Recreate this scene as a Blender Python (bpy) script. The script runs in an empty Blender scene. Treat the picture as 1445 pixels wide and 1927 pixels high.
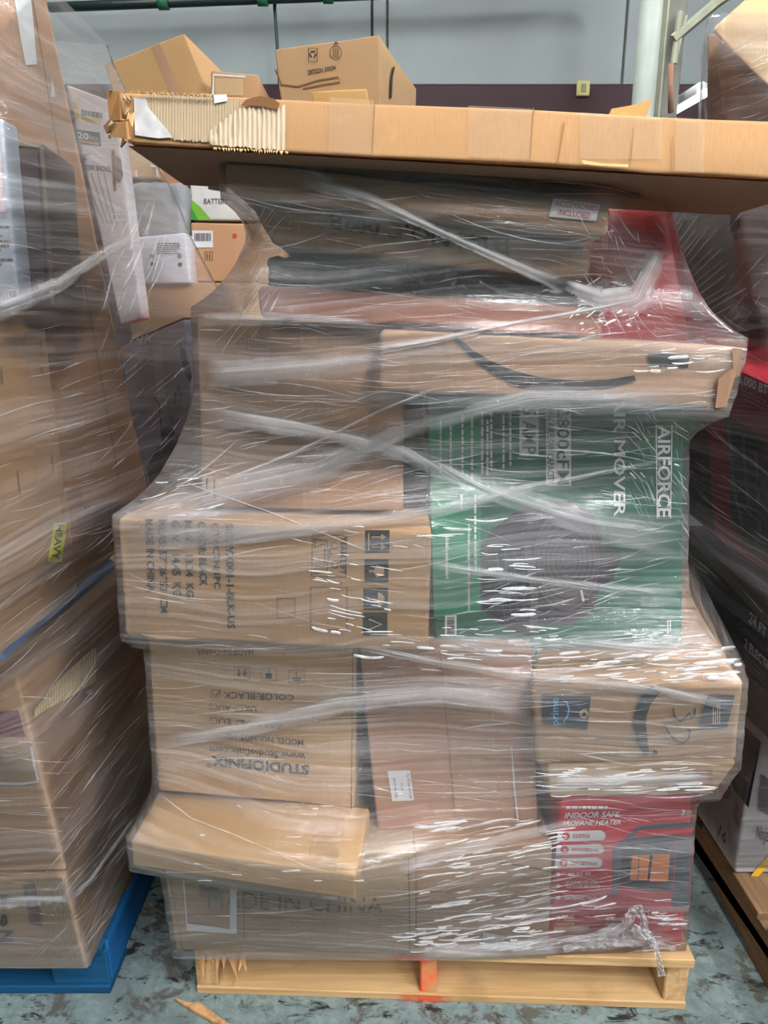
import bpy, bmesh, math, random
import numpy as np
from mathutils import Vector, Matrix, noise
from mathutils.bvhtree import BVHTree

SC = bpy.context.scene
COL = SC.collection
random.seed(7)
rnd = random.Random(11)

# ------------------------------------------------------------------ camera, world, lights, exposure
F, PITCH, CAMH, CX, CY = 1335.0, math.radians(14.8), 1.34, 722.5, 963.5
cam_d = bpy.data.cameras.new('camera')
cam = bpy.data.objects.new('camera', cam_d); COL.objects.link(cam)
cam.location = (0, 0, CAMH); cam.rotation_euler = (math.pi / 2 - PITCH, 0, 0)
cam_d.sensor_fit = 'HORIZONTAL'; cam_d.sensor_width = 36.0
cam_d.lens = 36.0 * F / 1445.0; cam_d.clip_start = 0.02; cam_d.clip_end = 100
SC.camera = cam

w = bpy.data.worlds.new('world'); SC.world = w; w.use_nodes = True
w.node_tree.nodes['Background'].inputs[0].default_value = (0.93, 0.97, 1.0, 1)
w.node_tree.nodes['Background'].inputs[1].default_value = 0.10

SC.view_settings.view_transform = 'Standard'
SC.view_settings.look = 'None'
SC.view_settings.gamma = 1.0
SC.view_settings.use_curve_mapping = False
SC.view_settings.exposure = 0.08
SC.cycles.transparent_max_bounces = 20
SC.cycles.max_bounces = 4
SC.cycles.diffuse_bounces = 3
SC.cycles.glossy_bounces = 2
SC.cycles.adaptive_threshold = 0.15
SC.cycles.caustics_reflective = False
SC.cycles.caustics_refractive = False
SC.cycles.sample_clamp_indirect = 4.0

# ceiling tube fixtures: x, y, z, length, axis, strength
FIXTURES = [
    (0.75, -1.3, 3.25, 2.4, 'y', 250), (-1.5, -2.2, 3.25, 2.4, 'y', 115), (2.6, -1.4, 3.1, 2.4, 'y', 300),
    (0.5, 2.7, 3.9, 2.4, 'y', 75), (-2.2, 2.9, 3.9, 2.4, 'y', 60), (2.6, 2.7, 3.9, 2.4, 'y', 80),
]

# ------------------------------------------------------------------ helpers
def lin(c):
    return tuple(((x / 255) / 12.92 if x / 255 <= 0.04045 else ((x / 255 + 0.055) / 1.055) ** 2.4) for x in c)

def ray(u, v):
    x = (u - CX) / F; y = (v - CY) / F
    return Vector((x, math.cos(PITCH) - y * math.sin(PITCH), -math.sin(PITCH) - y * math.cos(PITCH)))
CAM = Vector((0, 0, CAMH))

class Pl:
    """plane n.p = d"""
    def __init__(s, p, n): s.n = Vector(n).normalized(); s.d = s.n.dot(Vector(p))
    def hit(s, u, v):
        r = ray(u, v); return CAM + r * ((s.d - s.n.dot(CAM)) / s.n.dot(r))
def proj(p):
    d = Vector(p) - CAM; zc = d.y * math.cos(PITCH) - d.z * math.sin(PITCH); yc = -d.y * math.sin(PITCH) - d.z * math.cos(PITCH)
    return (CX + F * d.x / zc, CY + F * yc / zc)
def PY(y, k=0.0, m=0.0): return Pl((0, y, CAMH), (k, -1, m))       # facing the camera; y = Y + k x + m (z-H)
def PX(x, k=0.0, m=0.0): return Pl((x, 1.2, CAMH), (1, -k, m)) if x < 0 else Pl((x, 1.2, CAMH), (-1, k, m))
def PZ(z, a=0.0, b=0.0): return Pl((0, 1.2, z), (a, b, 1))

def mesh_obj(name, verts, faces, mat, parent=None, smooth=False, uvs=None, origin=None, mats=None, fmat=None, fade=None):
    verts = [Vector(p) for p in verts]
    if origin is None:
        if parent is not None: origin = parent.location.copy()
        else:
            lo = [min(p[i] for p in verts) for i in range(3)]; hi = [max(p[i] for p in verts) for i in range(3)]
            origin = Vector(((lo[0] + hi[0]) / 2, (lo[1] + hi[1]) / 2, lo[2]))
    me = bpy.data.meshes.new(name)
    me.from_pydata([p - origin for p in verts], [], faces)
    for m in (mats or [mat]): me.materials.append(m)
    if fmat: me.polygons.foreach_set('material_index', fmat)
    if smooth: me.polygons.foreach_set('use_smooth', [True] * len(me.polygons))
    if uvs is not None:
        ul = me.uv_layers.new(name='UVMap')
        li = np.empty(len(me.loops), dtype=np.int32); me.loops.foreach_get('vertex_index', li)
        ul.data.foreach_set('uv', np.asarray(uvs, dtype=np.float32)[li].ravel())
    if fade is not None:
        at = me.attributes.new('fade', 'FLOAT', 'POINT'); at.data.foreach_set('value', fade)
    me.update()
    o = bpy.data.objects.new(name, me)
    o.location = origin
    COL.objects.link(o)
    if parent is not None:
        o.parent = parent
        o.matrix_parent_inverse = Matrix.Translation(parent.location).inverted()
    return o

def tag(o, label=None, cat=None, group=None, kind=None):
    if label: o['label'] = label
    if cat: o['category'] = cat
    if group: o['group'] = group
    if kind: o['kind'] = kind
    return o

def empty(name, loc):
    o = bpy.data.objects.new(name, None); o.location = loc; o.empty_display_size = 0.05
    COL.objects.link(o); return o

# ------------------------------------------------------------------ materials
class NB:
    def __init__(s, name):
        s.m = bpy.data.materials.new(name); s.m.use_nodes = True
        s.t = s.m.node_tree; s.t.nodes.clear()
        s.out = s.n('ShaderNodeOutputMaterial')
    def n(s, typ, **kw):
        nd = s.t.nodes.new(typ)
        for k, v in kw.items(): setattr(nd, k, v)
        return nd
    def l(s, a, b): s.t.links.new(a, b)
    def val(s, sock, v):
        if hasattr(v, 'type') and hasattr(v, 'is_linked'): s.l(v, sock)
        elif isinstance(v, (tuple, list)) and len(v) == 3 and sock.type == 'RGBA': sock.default_value = (*v, 1)
        else: sock.default_value = v
    def coord(s, kind='Object'): return s.n('ShaderNodeTexCoord').outputs[kind]
    def mapping(s, vec, scale=(1, 1, 1), rot=(0, 0, 0), loc=(0, 0, 0)):
        m = s.n('ShaderNodeMapping'); s.l(vec, m.inputs[0])
        m.inputs[1].default_value = loc; m.inputs[2].default_value = rot; m.inputs[3].default_value = scale
        return m.outputs[0]
    def noise(s, vec, scale, detail=4, rough=0.55, dist=0.0):
        t = s.n('ShaderNodeTexNoise'); s.l(vec, t.inputs['Vector'])
        t.inputs['Scale'].default_value = scale; t.inputs['Detail'].default_value = detail
        t.inputs['Roughness'].default_value = rough; t.inputs['Distortion'].default_value = dist
        return t.outputs['Fac']
    def ramp(s, fac, stops):
        r = s.n('ShaderNodeValToRGB'); s.l(fac, r.inputs[0]); e = r.color_ramp.elements
        while len(e) < len(stops): e.new(0.5)
        for q, (p, c) in zip(e, stops):
            q.position = p; q.color = (*c, 1) if isinstance(c, (tuple, list)) else (c, c, c, 1)
        return r.outputs[0]
    def mix(s, fac, a, b, blend='MIX'):
        m = s.n('ShaderNodeMix', data_type='RGBA', blend_type=blend)
        s.val(m.inputs[0], fac); s.val(m.inputs[6], a); s.val(m.inputs[7], b); return m.outputs[2]
    def math(s, op, a, b=0.0, clamp=False):
        m = s.n('ShaderNodeMath', operation=op, use_clamp=clamp); s.val(m.inputs[0], a); s.val(m.inputs[1], b); return m.outputs[0]
    def bump(s, h, strength=0.3, dist=0.002, normal=None):
        b = s.n('ShaderNodeBump'); s.l(h, b.inputs['Height']); b.inputs['Strength'].default_value = strength
        b.inputs['Distance'].default_value = dist
        if normal is not None: s.l(normal, b.inputs['Normal'])
        return b.outputs[0]
    def pbr(s, col, rough=0.7, normal=None, spec=0.3, metal=0.0, **kw):
        b = s.n('ShaderNodeBsdfPrincipled'); s.val(b.inputs['Base Color'], col); s.val(b.inputs['Roughness'], rough)
        s.val(b.inputs['Specular IOR Level'], spec); s.val(b.inputs['Metallic'], metal)
        if normal is not None: s.l(normal, b.inputs['Normal'])
        for k, v in kw.items(): s.val(b.inputs[k], v)
        s.l(b.outputs[0], s.out.inputs[0]); return s.m

_cb = {}
def cardboard(rgb=(178, 138, 100), flute='z', rough=0.78):
    key = (rgb, flute)
    if key in _cb: return _cb[key]
    b = NB('cardboard_%d_%d_%d' % rgb); c = b.coord('Object')
    base = lin(rgb)
    big = b.noise(c, 3.5, 3)
    fib = b.noise(b.mapping(c, (40, 40, 9) if flute == 'z' else (9, 40, 40)), 6.0, 4, 0.6)
    col = b.mix(b.ramp(big, [(0.3, 0.0), (0.75, 1.0)]), tuple(x * 0.88 for x in base), tuple(min(1, x * 1.08) for x in base))
    col = b.mix(b.ramp(fib, [(0.35, 0.0), (0.7, 1.0)]), col, tuple(x * 0.93 for x in base))
    scuff = b.ramp(b.noise(b.mapping(c, (1, 1, 2.2)), 11.0, 6, 0.65, 0.6), [(0.62, 0.0), (0.74, 1.0)])
    col = b.mix(b.math('MULTIPLY', scuff, 0.35), col, tuple(min(1, x * 1.35 + 0.02) for x in base))
    dirt = b.ramp(b.noise(c, 17.0, 6, 0.7), [(0.66, 0.0), (0.8, 1.0)])
    col = b.mix(b.math('MULTIPLY', dirt, 0.3), col, tuple(x * 0.45 for x in base))
    wv = b.n('ShaderNodeTexWave', wave_type='BANDS', bands_direction='X' if flute == 'z' else 'Z')
    b.l(c, wv.inputs['Vector']); wv.inputs['Scale'].default_value = 55; wv.inputs['Distortion'].default_value = 0.6
    h = b.math('ADD', b.math('MULTIPLY', wv.outputs['Fac'], 0.08), b.math('ADD', b.math('MULTIPLY', fib, 0.5), b.math('MULTIPLY', big, 2.5)))
    _cb[key] = b.pbr(col, rough, b.bump(h, 0.35, 0.0012), 0.25)
    return _cb[key]

_pl = {}
def plain(name, rgb, rough=0.6, spec=0.3, metal=0.0, vary=0.12, emit=0.0, scale=12.0):
    key = (name, rgb)
    if key in _pl: return _pl[key]
    b = NB(name); c = b.coord('Object'); base = lin(rgb)
    f = b.noise(c, scale, 5)
    col = b.mix(b.ramp(f, [(0.3, 0.0), (0.7, 1.0)]), tuple(x * (1 - vary) for x in base), tuple(min(1, x * (1 + vary)) for x in base))
    kw = {}
    if emit: kw = {'Emission Color': base, 'Emission Strength': emit}
    _pl[key] = b.pbr(col, rough, b.bump(f, 0.15, 0.001), spec, metal, **kw)
    return _pl[key]

INK = plain('black_ink', (48, 45, 46), 0.75, 0.15)
INK_FAINT = plain('worn_ink', (98, 84, 72), 0.8, 0.15)
WHITEP = plain('white_print', (226, 226, 228), 0.55)
PAPER = plain('white_paper', (214, 213, 214), 0.65, vary=0.06)
REDINK = plain('red_ink', (196, 60, 62), 0.7)

def wood_mat(name, rgb, dark, axis='x'):
    b = NB(name); c = b.coord('Object')
    sc = {'x': (1.2, 26, 26), 'y': (26, 1.2, 26), 'z': (26, 26, 1.2)}[axis]
    g = b.noise(b.mapping(c, sc), 2.2, 6, 0.6, 0.8)
    big = b.noise(c, 4.0, 5, 0.6)
    col = b.mix(b.ramp(g, [(0.3, 0.0), (0.7, 1.0)]), lin(dark), lin(rgb))
    col = b.mix(b.math('MULTIPLY', b.ramp(big, [(0.55, 0.0), (0.75, 1.0)]), 0.6), col, tuple(x * 0.4 for x in lin(dark)))
    return b.pbr(col, 0.75, b.bump(g, 0.4, 0.0015), 0.25)
WOOD_X = wood_mat('pine_board', (206, 172, 124), (172, 134, 90), 'x')
WOOD_Y = wood_mat('pine_stringer', (214, 178, 128), (166, 128, 86), 'y')
WOOD_DULL = wood_mat('weathered_pine', (142, 112, 80), (96, 74, 54), 'y')
BLUE_WOOD = wood_mat('blue_painted_wood', (24, 106, 172), (14, 70, 118), 'y')
BLUE_SHADED_X = wood_mat('blue_painted_wood_shaded', (20, 84, 126), (14, 58, 88), 'x')  # same blue paint, darkened to imitate the shaded front

def orange_paint():
    b = NB('orange_sprayed_wood'); c = b.coord('Object')
    g = b.noise(b.mapping(c, (26, 1.2, 26)), 2.2, 6, 0.6)
    f = b.noise(c, 14, 5, 0.6)
    col = b.mix(b.ramp(f, [(0.46, 0.0), (0.62, 1.0)]), lin((236, 104, 62)), lin((206, 150, 98)))
    return b.pbr(col, 0.7, b.bump(g, 0.3, 0.001), 0.3)
ORANGE = orange_paint()
def spray_mat():
    b = NB('orange_overspray'); c = b.coord('UV')
    sp = b.n('ShaderNodeSeparateXYZ'); b.l(c, sp.inputs[0])
    d = b.math('MULTIPLY', b.math('SUBTRACT', 0.5, b.math('ABSOLUTE', b.math('SUBTRACT', sp.outputs[0], 0.5))), 2.0)
    f = b.math('MULTIPLY', d, b.ramp(b.noise(b.coord('Object'), 60, 5), [(0.3, 0.2), (0.6, 1.0)]), True)
    d1 = b.n('ShaderNodeBsdfDiffuse'); d1.inputs[0].default_value = (*lin((240, 100, 60)), 1)
    t = b.n('ShaderNodeBsdfTransparent'); mx = b.n('ShaderNodeMixShader')
    b.l(f, mx.inputs[0]); b.l(t.outputs[0], mx.inputs[1]); b.l(d1.outputs[0], mx.inputs[2]); b.l(mx.outputs[0], b.out.inputs[0])
    return b.m
SPRAY = spray_mat()

def tape_mat(name, rgb, alpha):
    b = NB(name); c = b.coord('Object')
    f = b.noise(c, 40, 4)
    p = b.n('ShaderNodeBsdfPrincipled'); p.inputs['Base Color'].default_value = (*lin(rgb), 1); p.inputs['Roughness'].default_value = 0.25
    b.l(b.bump(f, 0.3, 0.001), p.inputs['Normal'])
    t = b.n('ShaderNodeBsdfTransparent'); mx = b.n('ShaderNodeMixShader'); mx.inputs[0].default_value = alpha
    b.l(t.outputs[0], mx.inputs[1]); b.l(p.outputs[0], mx.inputs[2]); b.l(mx.outputs[0], b.out.inputs[0])
    return b.m
TAPE = tape_mat('clear_packing_tape', (206, 180, 150), 0.2)
TAPE_BROWN = tape_mat('brown_packing_tape', (166, 118, 76), 0.6)
TAPE_WHITE = tape_mat('white_tape', (222, 224, 224), 0.9)

def film_mat(name, haze=0.045, streak=0.25, tint=(0.80, 0.79, 0.80), fu=2.0, fv=150.0, gloss=0.8, rough=0.14, bumpd=0.0018, skew=0.0):
    b = NB(name); uv = b.coord('UV')
    m0 = b.mapping(uv, (1, 1, 1), (0, 0, skew))
    warp = b.n('ShaderNodeVectorMath', operation='ADD'); b.l(m0, warp.inputs[0])
    wn = b.n('ShaderNodeTexNoise'); b.l(m0, wn.inputs['Vector']); wn.inputs['Scale'].default_value = 2.2; wn.inputs['Detail'].default_value = 1
    wm = b.n('ShaderNodeVectorMath', operation='MULTIPLY'); b.l(wn.outputs['Color'], wm.inputs[0]); wm.inputs[1].default_value = (0, 0.10, 0)
    b.l(wm.outputs[0], warp.inputs[1])
    wv = warp.outputs[0]
    s1 = b.noise(b.mapping(wv, (fu, fv, 1)), 1.0, 4, 0.66)
    s3 = b.noise(b.mapping(wv, (fu * 0.6, fv * 0.16, 1), (0, 0, 0), (9, 1, 0)), 1.0, 3, 0.62)
    st = b.math('MULTIPLY', b.ramp(s1, [(0.42, 0.0), (0.70, 1.0)]), b.ramp(s3, [(0.30, 0.15), (0.68, 1.0)]))
    band = b.ramp(s3, [(0.45, 0.0), (0.70, 1.0)])
    at = b.n('ShaderNodeAttribute', attribute_name='fade'); keep = b.math('SUBTRACT', 1.0, at.outputs['Fac'], True)
    fac = b.math('ADD', haze, b.math('ADD', b.math('MULTIPLY', st, streak), b.math('MULTIPLY', band, streak * 0.45)), True)
    fac = b.math('MULTIPLY', fac, keep)
    d = b.n('ShaderNodeBsdfDiffuse'); d.inputs[0].default_value = (*tint, 1)
    tl = b.n('ShaderNodeBsdfTranslucent'); tl.inputs[0].default_value = (*tint, 1)
    dm = b.n('ShaderNodeMixShader'); dm.inputs[0].default_value = 0.3
    b.l(d.outputs[0], dm.inputs[1]); b.l(tl.outputs[0], dm.inputs[2])
    t = b.n('ShaderNodeBsdfTransparent'); t.inputs[0].default_value = (0.97, 0.965, 0.965, 1)
    m1 = b.n('ShaderNodeMixShader'); b.l(fac, m1.inputs[0]); b.l(t.outputs[0], m1.inputs[1]); b.l(dm.outputs[0], m1.inputs[2])
    h = b.math('ADD', b.math('MULTIPLY', s1, 1.0), b.math('MULTIPLY', s3, 3.0))
    nrm = b.bump(h, 1.0, bumpd)
    g = b.n('ShaderNodeBsdfGlossy'); g.inputs['Roughness'].default_value = rough; g.inputs[0].default_value = (1, 1, 1, 1); b.l(nrm, g.inputs['Normal'])
    fr = b.n('ShaderNodeFresnel'); fr.inputs[0].default_value = 1.5; b.l(nrm, fr.inputs['Normal'])
    gf = b.math('MULTIPLY', b.math('MULTIPLY', fr.outputs[0], gloss, True), keep)
    m2 = b.n('ShaderNodeMixShader'); b.l(gf, m2.inputs[0]); b.l(m1.outputs[0], m2.inputs[1]); b.l(g.outputs[0], m2.inputs[2])
    b.l(m2.outputs[0], b.out.inputs[0])
    return b.m
FILM = film_mat('stretch_film')
FILM_SIDE = film_mat('stretch_film_thin', 0.035, 0.20, fu=1.6, fv=110)
FILM_BAND = film_mat('stretch_film_gathered', 0.20, 0.42, fu=1.5, fv=520, gloss=1.0)
FILM_ROPE = film_mat('stretch_film_rope', 0.40, 0.5, fu=3, fv=600, gloss=1.0)

def crease_mat(name, alpha, rough):
    b = NB(name)
    p = b.n('ShaderNodeBsdfPrincipled'); p.inputs['Base Color'].default_value = (0.8, 0.8, 0.82, 1); p.inputs['Roughness'].default_value = rough
    p.inputs['Specular IOR Level'].default_value = 0.9
    f = b.noise(b.mapping(b.coord('UV'), (40, 1, 1)), 1.0, 3)
    b.l(b.bump(f, 0.6, 0.002), p.inputs['Normal'])
    t = b.n('ShaderNodeBsdfTransparent'); mx = b.n('ShaderNodeMixShader')
    b.val(mx.inputs[0], b.math('MULTIPLY', b.ramp(f, [(0.3, 0.35), (0.65, 1.0)]), alpha, True))
    b.l(t.outputs[0], mx.inputs[1]); b.l(p.outputs[0], mx.inputs[2]); b.l(mx.outputs[0], b.out.inputs[0])
    return b.m
CREASE = crease_mat('film_crease', 0.36, 0.14)
PLEAT = crease_mat('film_pleat', 0.85, 0.10)

# ------------------------------------------------------------------ box builder
STACKS = {'main': [], 'left': [], 'right': []}
class Box: pass

def lattice(n, r):
    e = [0.0, r * 0.45, r]
    inner = [r + (1 - 2 * r) * i / n for i in range(1, n)]
    return e + inner + [1 - r, 1 - r * 0.45, 1.0]

def tri(C, s, d, t):
    def L(a, b, f): return a + (b - a) * f
    return L(L(L(C[0][0][0], C[1][0][0], s), L(C[0][0][1], C[1][0][1], s), t),
             L(L(C[0][1][0], C[1][1][0], s), L(C[0][1][1], C[1][1][1], s), t), d)

def box_mesh(C, rad, amp, seed, freq=5.0, edge_amp=None, res=None):
    L = [(C[1][0][0] - C[0][0][0]).length, (C[0][1][0] - C[0][0][0]).length, (C[0][0][1] - C[0][0][0]).length]
    rad = min(rad, min(L) * 0.3)
    ax = []
    for l in L:
        n = max(2, min(12, int(l / 0.045))) if res is None else max(2, min(48, int(l / res)))
        ax.append(lattice(n, rad / l))
    N = [len(a) for a in ax]
    idx = {}; verts = []
    off = Vector((seed * 3.17, seed * 1.31, seed * 2.03))
    edge_amp = amp * 0.6 if edge_amp is None else edge_amp
    def vid(i, j, k):
        q = (i, j, k)
        if q in idx: return idx[q]
        p = [ax[0][i] * L[0], ax[1][j] * L[1], ax[2][k] * L[2]]
        inn = [min(max(p[a], rad), L[a] - rad) for a in range(3)]
        dv = Vector([p[a] - inn[a] for a in range(3)])
        near = sum(1 for a in range(3) if abs(dv[a]) > 1e-9)
        if dv.length > 1e-9:
            dv = dv.normalized() * rad
        pl = [inn[a] + dv[a] for a in range(3)]
        wp = tri(C, pl[0] / L[0], pl[1] / L[1], pl[2] / L[2])
        wp = wp + noise.noise_vector(wp * freq + off) * amp
        if near > 1: wp = wp + noise.noise_vector(wp * 45 + off) * edge_amp
        idx[q] = len(verts); verts.append(wp); return idx[q]
    faces = []
    for k in (0, N[2] - 1):
        for i in range(N[0] - 1):
            for j in range(N[1] - 1):
                f = [vid(i, j, k), vid(i + 1, j, k), vid(i + 1, j + 1, k), vid(i, j + 1, k)]
                faces.append(f[::-1] if k == 0 else f)
    for j in (0, N[1] - 1):
        for i in range(N[0] - 1):
            for k in range(N[2] - 1):
                f = [vid(i, j, k), vid(i + 1, j, k), vid(i + 1, j, k + 1), vid(i, j, k + 1)]
                faces.append(f if j == 0 else f[::-1])
    for i in (0, N[0] - 1):
        for j in range(N[1] - 1):
            for k in range(N[2] - 1):
                f = [vid(i, j, k), vid(i, j + 1, k), vid(i, j + 1, k + 1), vid(i, j, k + 1)]
                faces.append(f[::-1] if i == 0 else f)
    return verts, faces

_seed = [0]
def mkbox(name, plane, TL, TR, BR, BL, depth, mat, label, cat='box', stack=None, group=None, rad=0.006, amp=0.0016,
          ext=None, edge_amp=None, freq=5.0, res=None):
    """box whose visible face lies in a plane; corners of that face as seen, depth runs away from the viewer"""
    _seed[0] += 1
    c = [plane.hit(*p) for p in (BL, BR, TR, TL)]
    if plane.n.z > 0.6: e = Vector((0, 0, -depth)) if ext is None else Vector(ext)
    else: e = (Vector((-plane.n.x, -plane.n.y, -plane.n.z)) * depth) if ext is None else Vector(ext)
    C = [[[None, None], [None, None]], [[None, None], [None, None]]]
    C[0][0][0], C[1][0][0], C[1][0][1], C[0][0][1] = c
    for s in (0, 1):
        for t in (0, 1): C[s][1][t] = C[s][0][t] + e
    V, Fc = box_mesh(C, rad, amp, _seed[0], freq, edge_amp, res)
    o = mesh_obj(name, V, Fc, mat, smooth=True)
    tag(o, label, cat, group)
    b = Box(); b.o = o; b.C = C; b.amp = amp; b.parts = []
    if stack: STACKS[stack].append(C)
    return b

def face_plane(b, face):
    C = b.C
    if face == 'main': p, q, r = C[0][0][0], C[1][0][0], C[0][0][1]
    elif face == 'right': p, q, r = C[1][0][0], C[1][1][0], C[1][0][1]
    elif face == 'left': p, q, r = C[0][1][0], C[0][0][0], C[0][1][1]
    elif face == 'top': p, q, r = C[0][0][1], C[1][0][1], C[0][1][1]
    elif face == 'bottom': p, q, r = C[0][1][0], C[1][1][0], C[0][0][0]
    n = (q - p).cross(r - p).normalized()
    ctr = (C[0][0][0] + C[1][1][1]) / 2
    if n.dot(p - ctr) < 0: n = -n
    return Pl(p, n)

CARRIERS = {'return_label', 'sticker', 'heavy_sticker', 'barcode_label', 'printed_tape', 'printed_panel', 'printed_badge', 'label_pouch', 'handling_icon', 'printed_band', 'arrow_badge'}
def decal(b, name, pts, faces, quad, mat, face='main', off=None, uvs=None, label=None):
    """flat print: pts in the unit square (y up) mapped onto a pixel quad TL,TR,BR,BL and laid on the face"""
    pl = face_plane(b, face); off = (b.amp * 0.75 + 0.0006) if off is None else off
    TL, TR, BR, BL = [Vector(p) for p in quad]
    V = []
    for x, y in pts:
        p = (BL * (1 - x) + BR * x) * (1 - y) + (TL * (1 - x) + TR * x) * y
        V.append(pl.hit(p.x, p.y) + pl.n * off)
    fs = []
    for f in faces:
        a, c, d = V[f[0]], V[f[1]], V[f[2]]
        fs.append(tuple(f) if (c - a).cross(d - a).dot(pl.n) >= 0 else tuple(f)[::-1])
    xs = [p[0] for p in quad]; ys = [p[1] for p in quad]; bb = (min(xs), min(ys), max(xs), max(ys)); par = b.o
    for nm, q, ob, fc in b.parts:
        if fc == face and q[0] - 1 <= bb[0] and q[1] - 1 <= bb[1] and q[2] + 1 >= bb[2] and q[3] + 1 >= bb[3] and nm != name: par = ob
    o = mesh_obj(name, V, fs, mat, parent=par, uvs=uvs)
    if name in CARRIERS and par is b.o: b.parts.append((name, bb, o, face))
    if label: o['label'] = label
    return o

def grid2(nx, ny):
    pts = [(i / nx, j / ny) for j in range(ny + 1) for i in range(nx + 1)]
    fs = [(j * (nx + 1) + i, j * (nx + 1) + i + 1, (j + 1) * (nx + 1) + i + 1, (j + 1) * (nx + 1) + i) for j in range(ny) for i in range(nx)]
    return pts, fs

def patch(b, name, quad, mat, face='main', off=None, n=(3, 3), label=None):
    p, f = grid2(*n); return decal(b, name, p, f, quad, mat, face, off, uvs=p, label=label)

def R(x0, y0, x1, y1): return ((x0, y0), (x1, y0), (x1, y1), (x0, y1))
def cw(x0, y0, x1, y1, sh=0): return ((x1, y0), (x1 + sh, y1), (x0 + sh, y1), (x0, y0))
def ccw(x0, y0, x1, y1): return ((x0, y1), (x0, y0), (x1, y0), (x1, y1))
def ud(x0, y0, x1, y1): return ((x1, y1), (x0, y1), (x0, y0), (x1, y0))

_tc = {}
def text_mesh(s, bold=0.0, shear=0.0):
    k = (s, bold, shear)
    if k in _tc: return _tc[k]
    cu = bpy.data.curves.new('t', 'FONT'); cu.body = s; cu.resolution_u = 2; cu.offset = bold; cu.shear = shear
    o = bpy.data.objects.new('t', cu); COL.objects.link(o)
    dg = bpy.context.evaluated_depsgraph_get()
    me = bpy.data.meshes.new_from_object(o.evaluated_get(dg))
    P = [(v.co.x, v.co.y) for v in me.vertices]; fs = [tuple(p.vertices) for p in me.polygons]
    bpy.data.objects.remove(o); bpy.data.curves.remove(cu); bpy.data.meshes.remove(me)
    xs = [p[0] for p in P]; ys = [p[1] for p in P]
    x0, x1 = min(xs), max(xs); y0, y1 = min(ys), max(ys)
    P = [((x - x0) / (x1 - x0), (y - y0) / (y1 - y0)) for x, y in P]
    _tc[k] = (P, fs); return _tc[k]

def text(b, s, quad, mat=INK, face='main', bold=0.0, shear=0.0, name='printed_text', off=None):
    P, fs = text_mesh(s, bold, shear)
    return decal(b, name, P, fs, quad, mat, face, off=(b.amp * 0.75 + 0.0012) if off is None else off)

def poly(b, name, px, mat, face='main', off=None, label=None):
    """filled outline given in pixels"""
    bm = bmesh.new(); vs = [bm.verts.new((x, -y, 0)) for x, y in px]
    f = bm.faces.new(vs); bmesh.ops.triangulate(bm, faces=[f]); bm.verts.index_update()
    P = [(v.co.x, -v.co.y) for v in bm.verts]; fs = [tuple(v.index for v in f.verts) for f in bm.faces]; bm.free()
    x0 = min(p[0] for p in P); x1 = max(p[0] for p in P); y0 = min(p[1] for p in P); y1 = max(p[1] for p in P)
    return decal(b, name, [((x - x0) / (x1 - x0), (y1 - y) / (y1 - y0)) for x, y in P], fs, R(x0, y0, x1, y1), mat, face, off, label=label)

def stroke(b, name, px, w, mat, face='main', off=None, closed=False):
    P = []; fs = []
    pts = [Vector(p) for p in px]
    if closed: pts.append(pts[0].copy())
    n = len(pts)
    for i in range(n):
        a = pts[max(0, i - 1)]; c = pts[min(n - 1, i + 1)]
        if closed and i in (0, n - 1): a, c = pts[n - 2], pts[1]
        d = (c - a); d = d.normalized() if d.length else Vector((1, 0)); nn = Vector((-d.y, d.x))
        ww = w[i] if isinstance(w, (list, tuple)) else w
        P += [pts[i] + nn * ww / 2, pts[i] - nn * ww / 2]
        if i: fs.append((2 * i - 2, 2 * i - 1, 2 * i + 1, 2 * i))
    x0 = min(p.x for p in P) - 0.1; x1 = max(p.x for p in P) + 0.1; y0 = min(p.y for p in P) - 0.1; y1 = max(p.y for p in P) + 0.1
    return decal(b, name, [((p.x - x0) / (x1 - x0), (y1 - p.y) / (y1 - y0)) for p in P], fs, R(x0, y0, x1, y1), mat, face,
                 off=(b.amp * 0.75 + 0.0014) if off is None else off)

def frame(b, x0, y0, x1, y1, w=1.5, mat=INK, face='main', name='printed_frame'):
    return stroke(b, name, [(x0, y0), (x1, y0), (x1, y1), (x0, y1)], w, mat, face, closed=True)

def lines(b, name, quad, n, mat, face='main', fill=0.45, off=None, vary=0.3, vertical=False):
    """rows of small unreadable print"""
    P = []; fs = []
    rr = random.Random(n * 13 + int(quad[0][0]))
    for i in range(n):
        y0 = 1 - (i + 1) / n; y1 = y0 + fill / n; L = 1 - rr.random() * vary; x = 0
        while x < L:
            x2 = min(L, x + 0.05 + rr.random() * 0.12)
            k = len(P)
            q = [(x, y0), (x2, y0), (x2, y1), (x, y1)]
            P += q; fs.append((k, k + 1, k + 2, k + 3)); x = x2 + 0.025
    return decal(b, name, P, fs, quad, mat, face, off=(b.amp * 0.75 + 0.0012) if off is None else off)

def barcode(b, quad, mat=INK, face='main', n=16, name='barcode'):
    P = []; fs = []; rr = random.Random(int(quad[0][0] * 7 + quad[0][1])); x = 0
    while x < 1:
        w_ = rr.choice([0.02, 0.03, 0.05]); k = len(P); x2 = min(1, x + w_)
        P += [(x, 0), (x2, 0), (x2, 1), (x, 1)]; fs.append((k, k + 1, k + 2, k + 3)); x = x2 + rr.choice([0.02, 0.03, 0.045])
    return decal(b, name, P, fs, quad, mat, face, off=b.amp * 0.75 + 0.0016)

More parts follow.
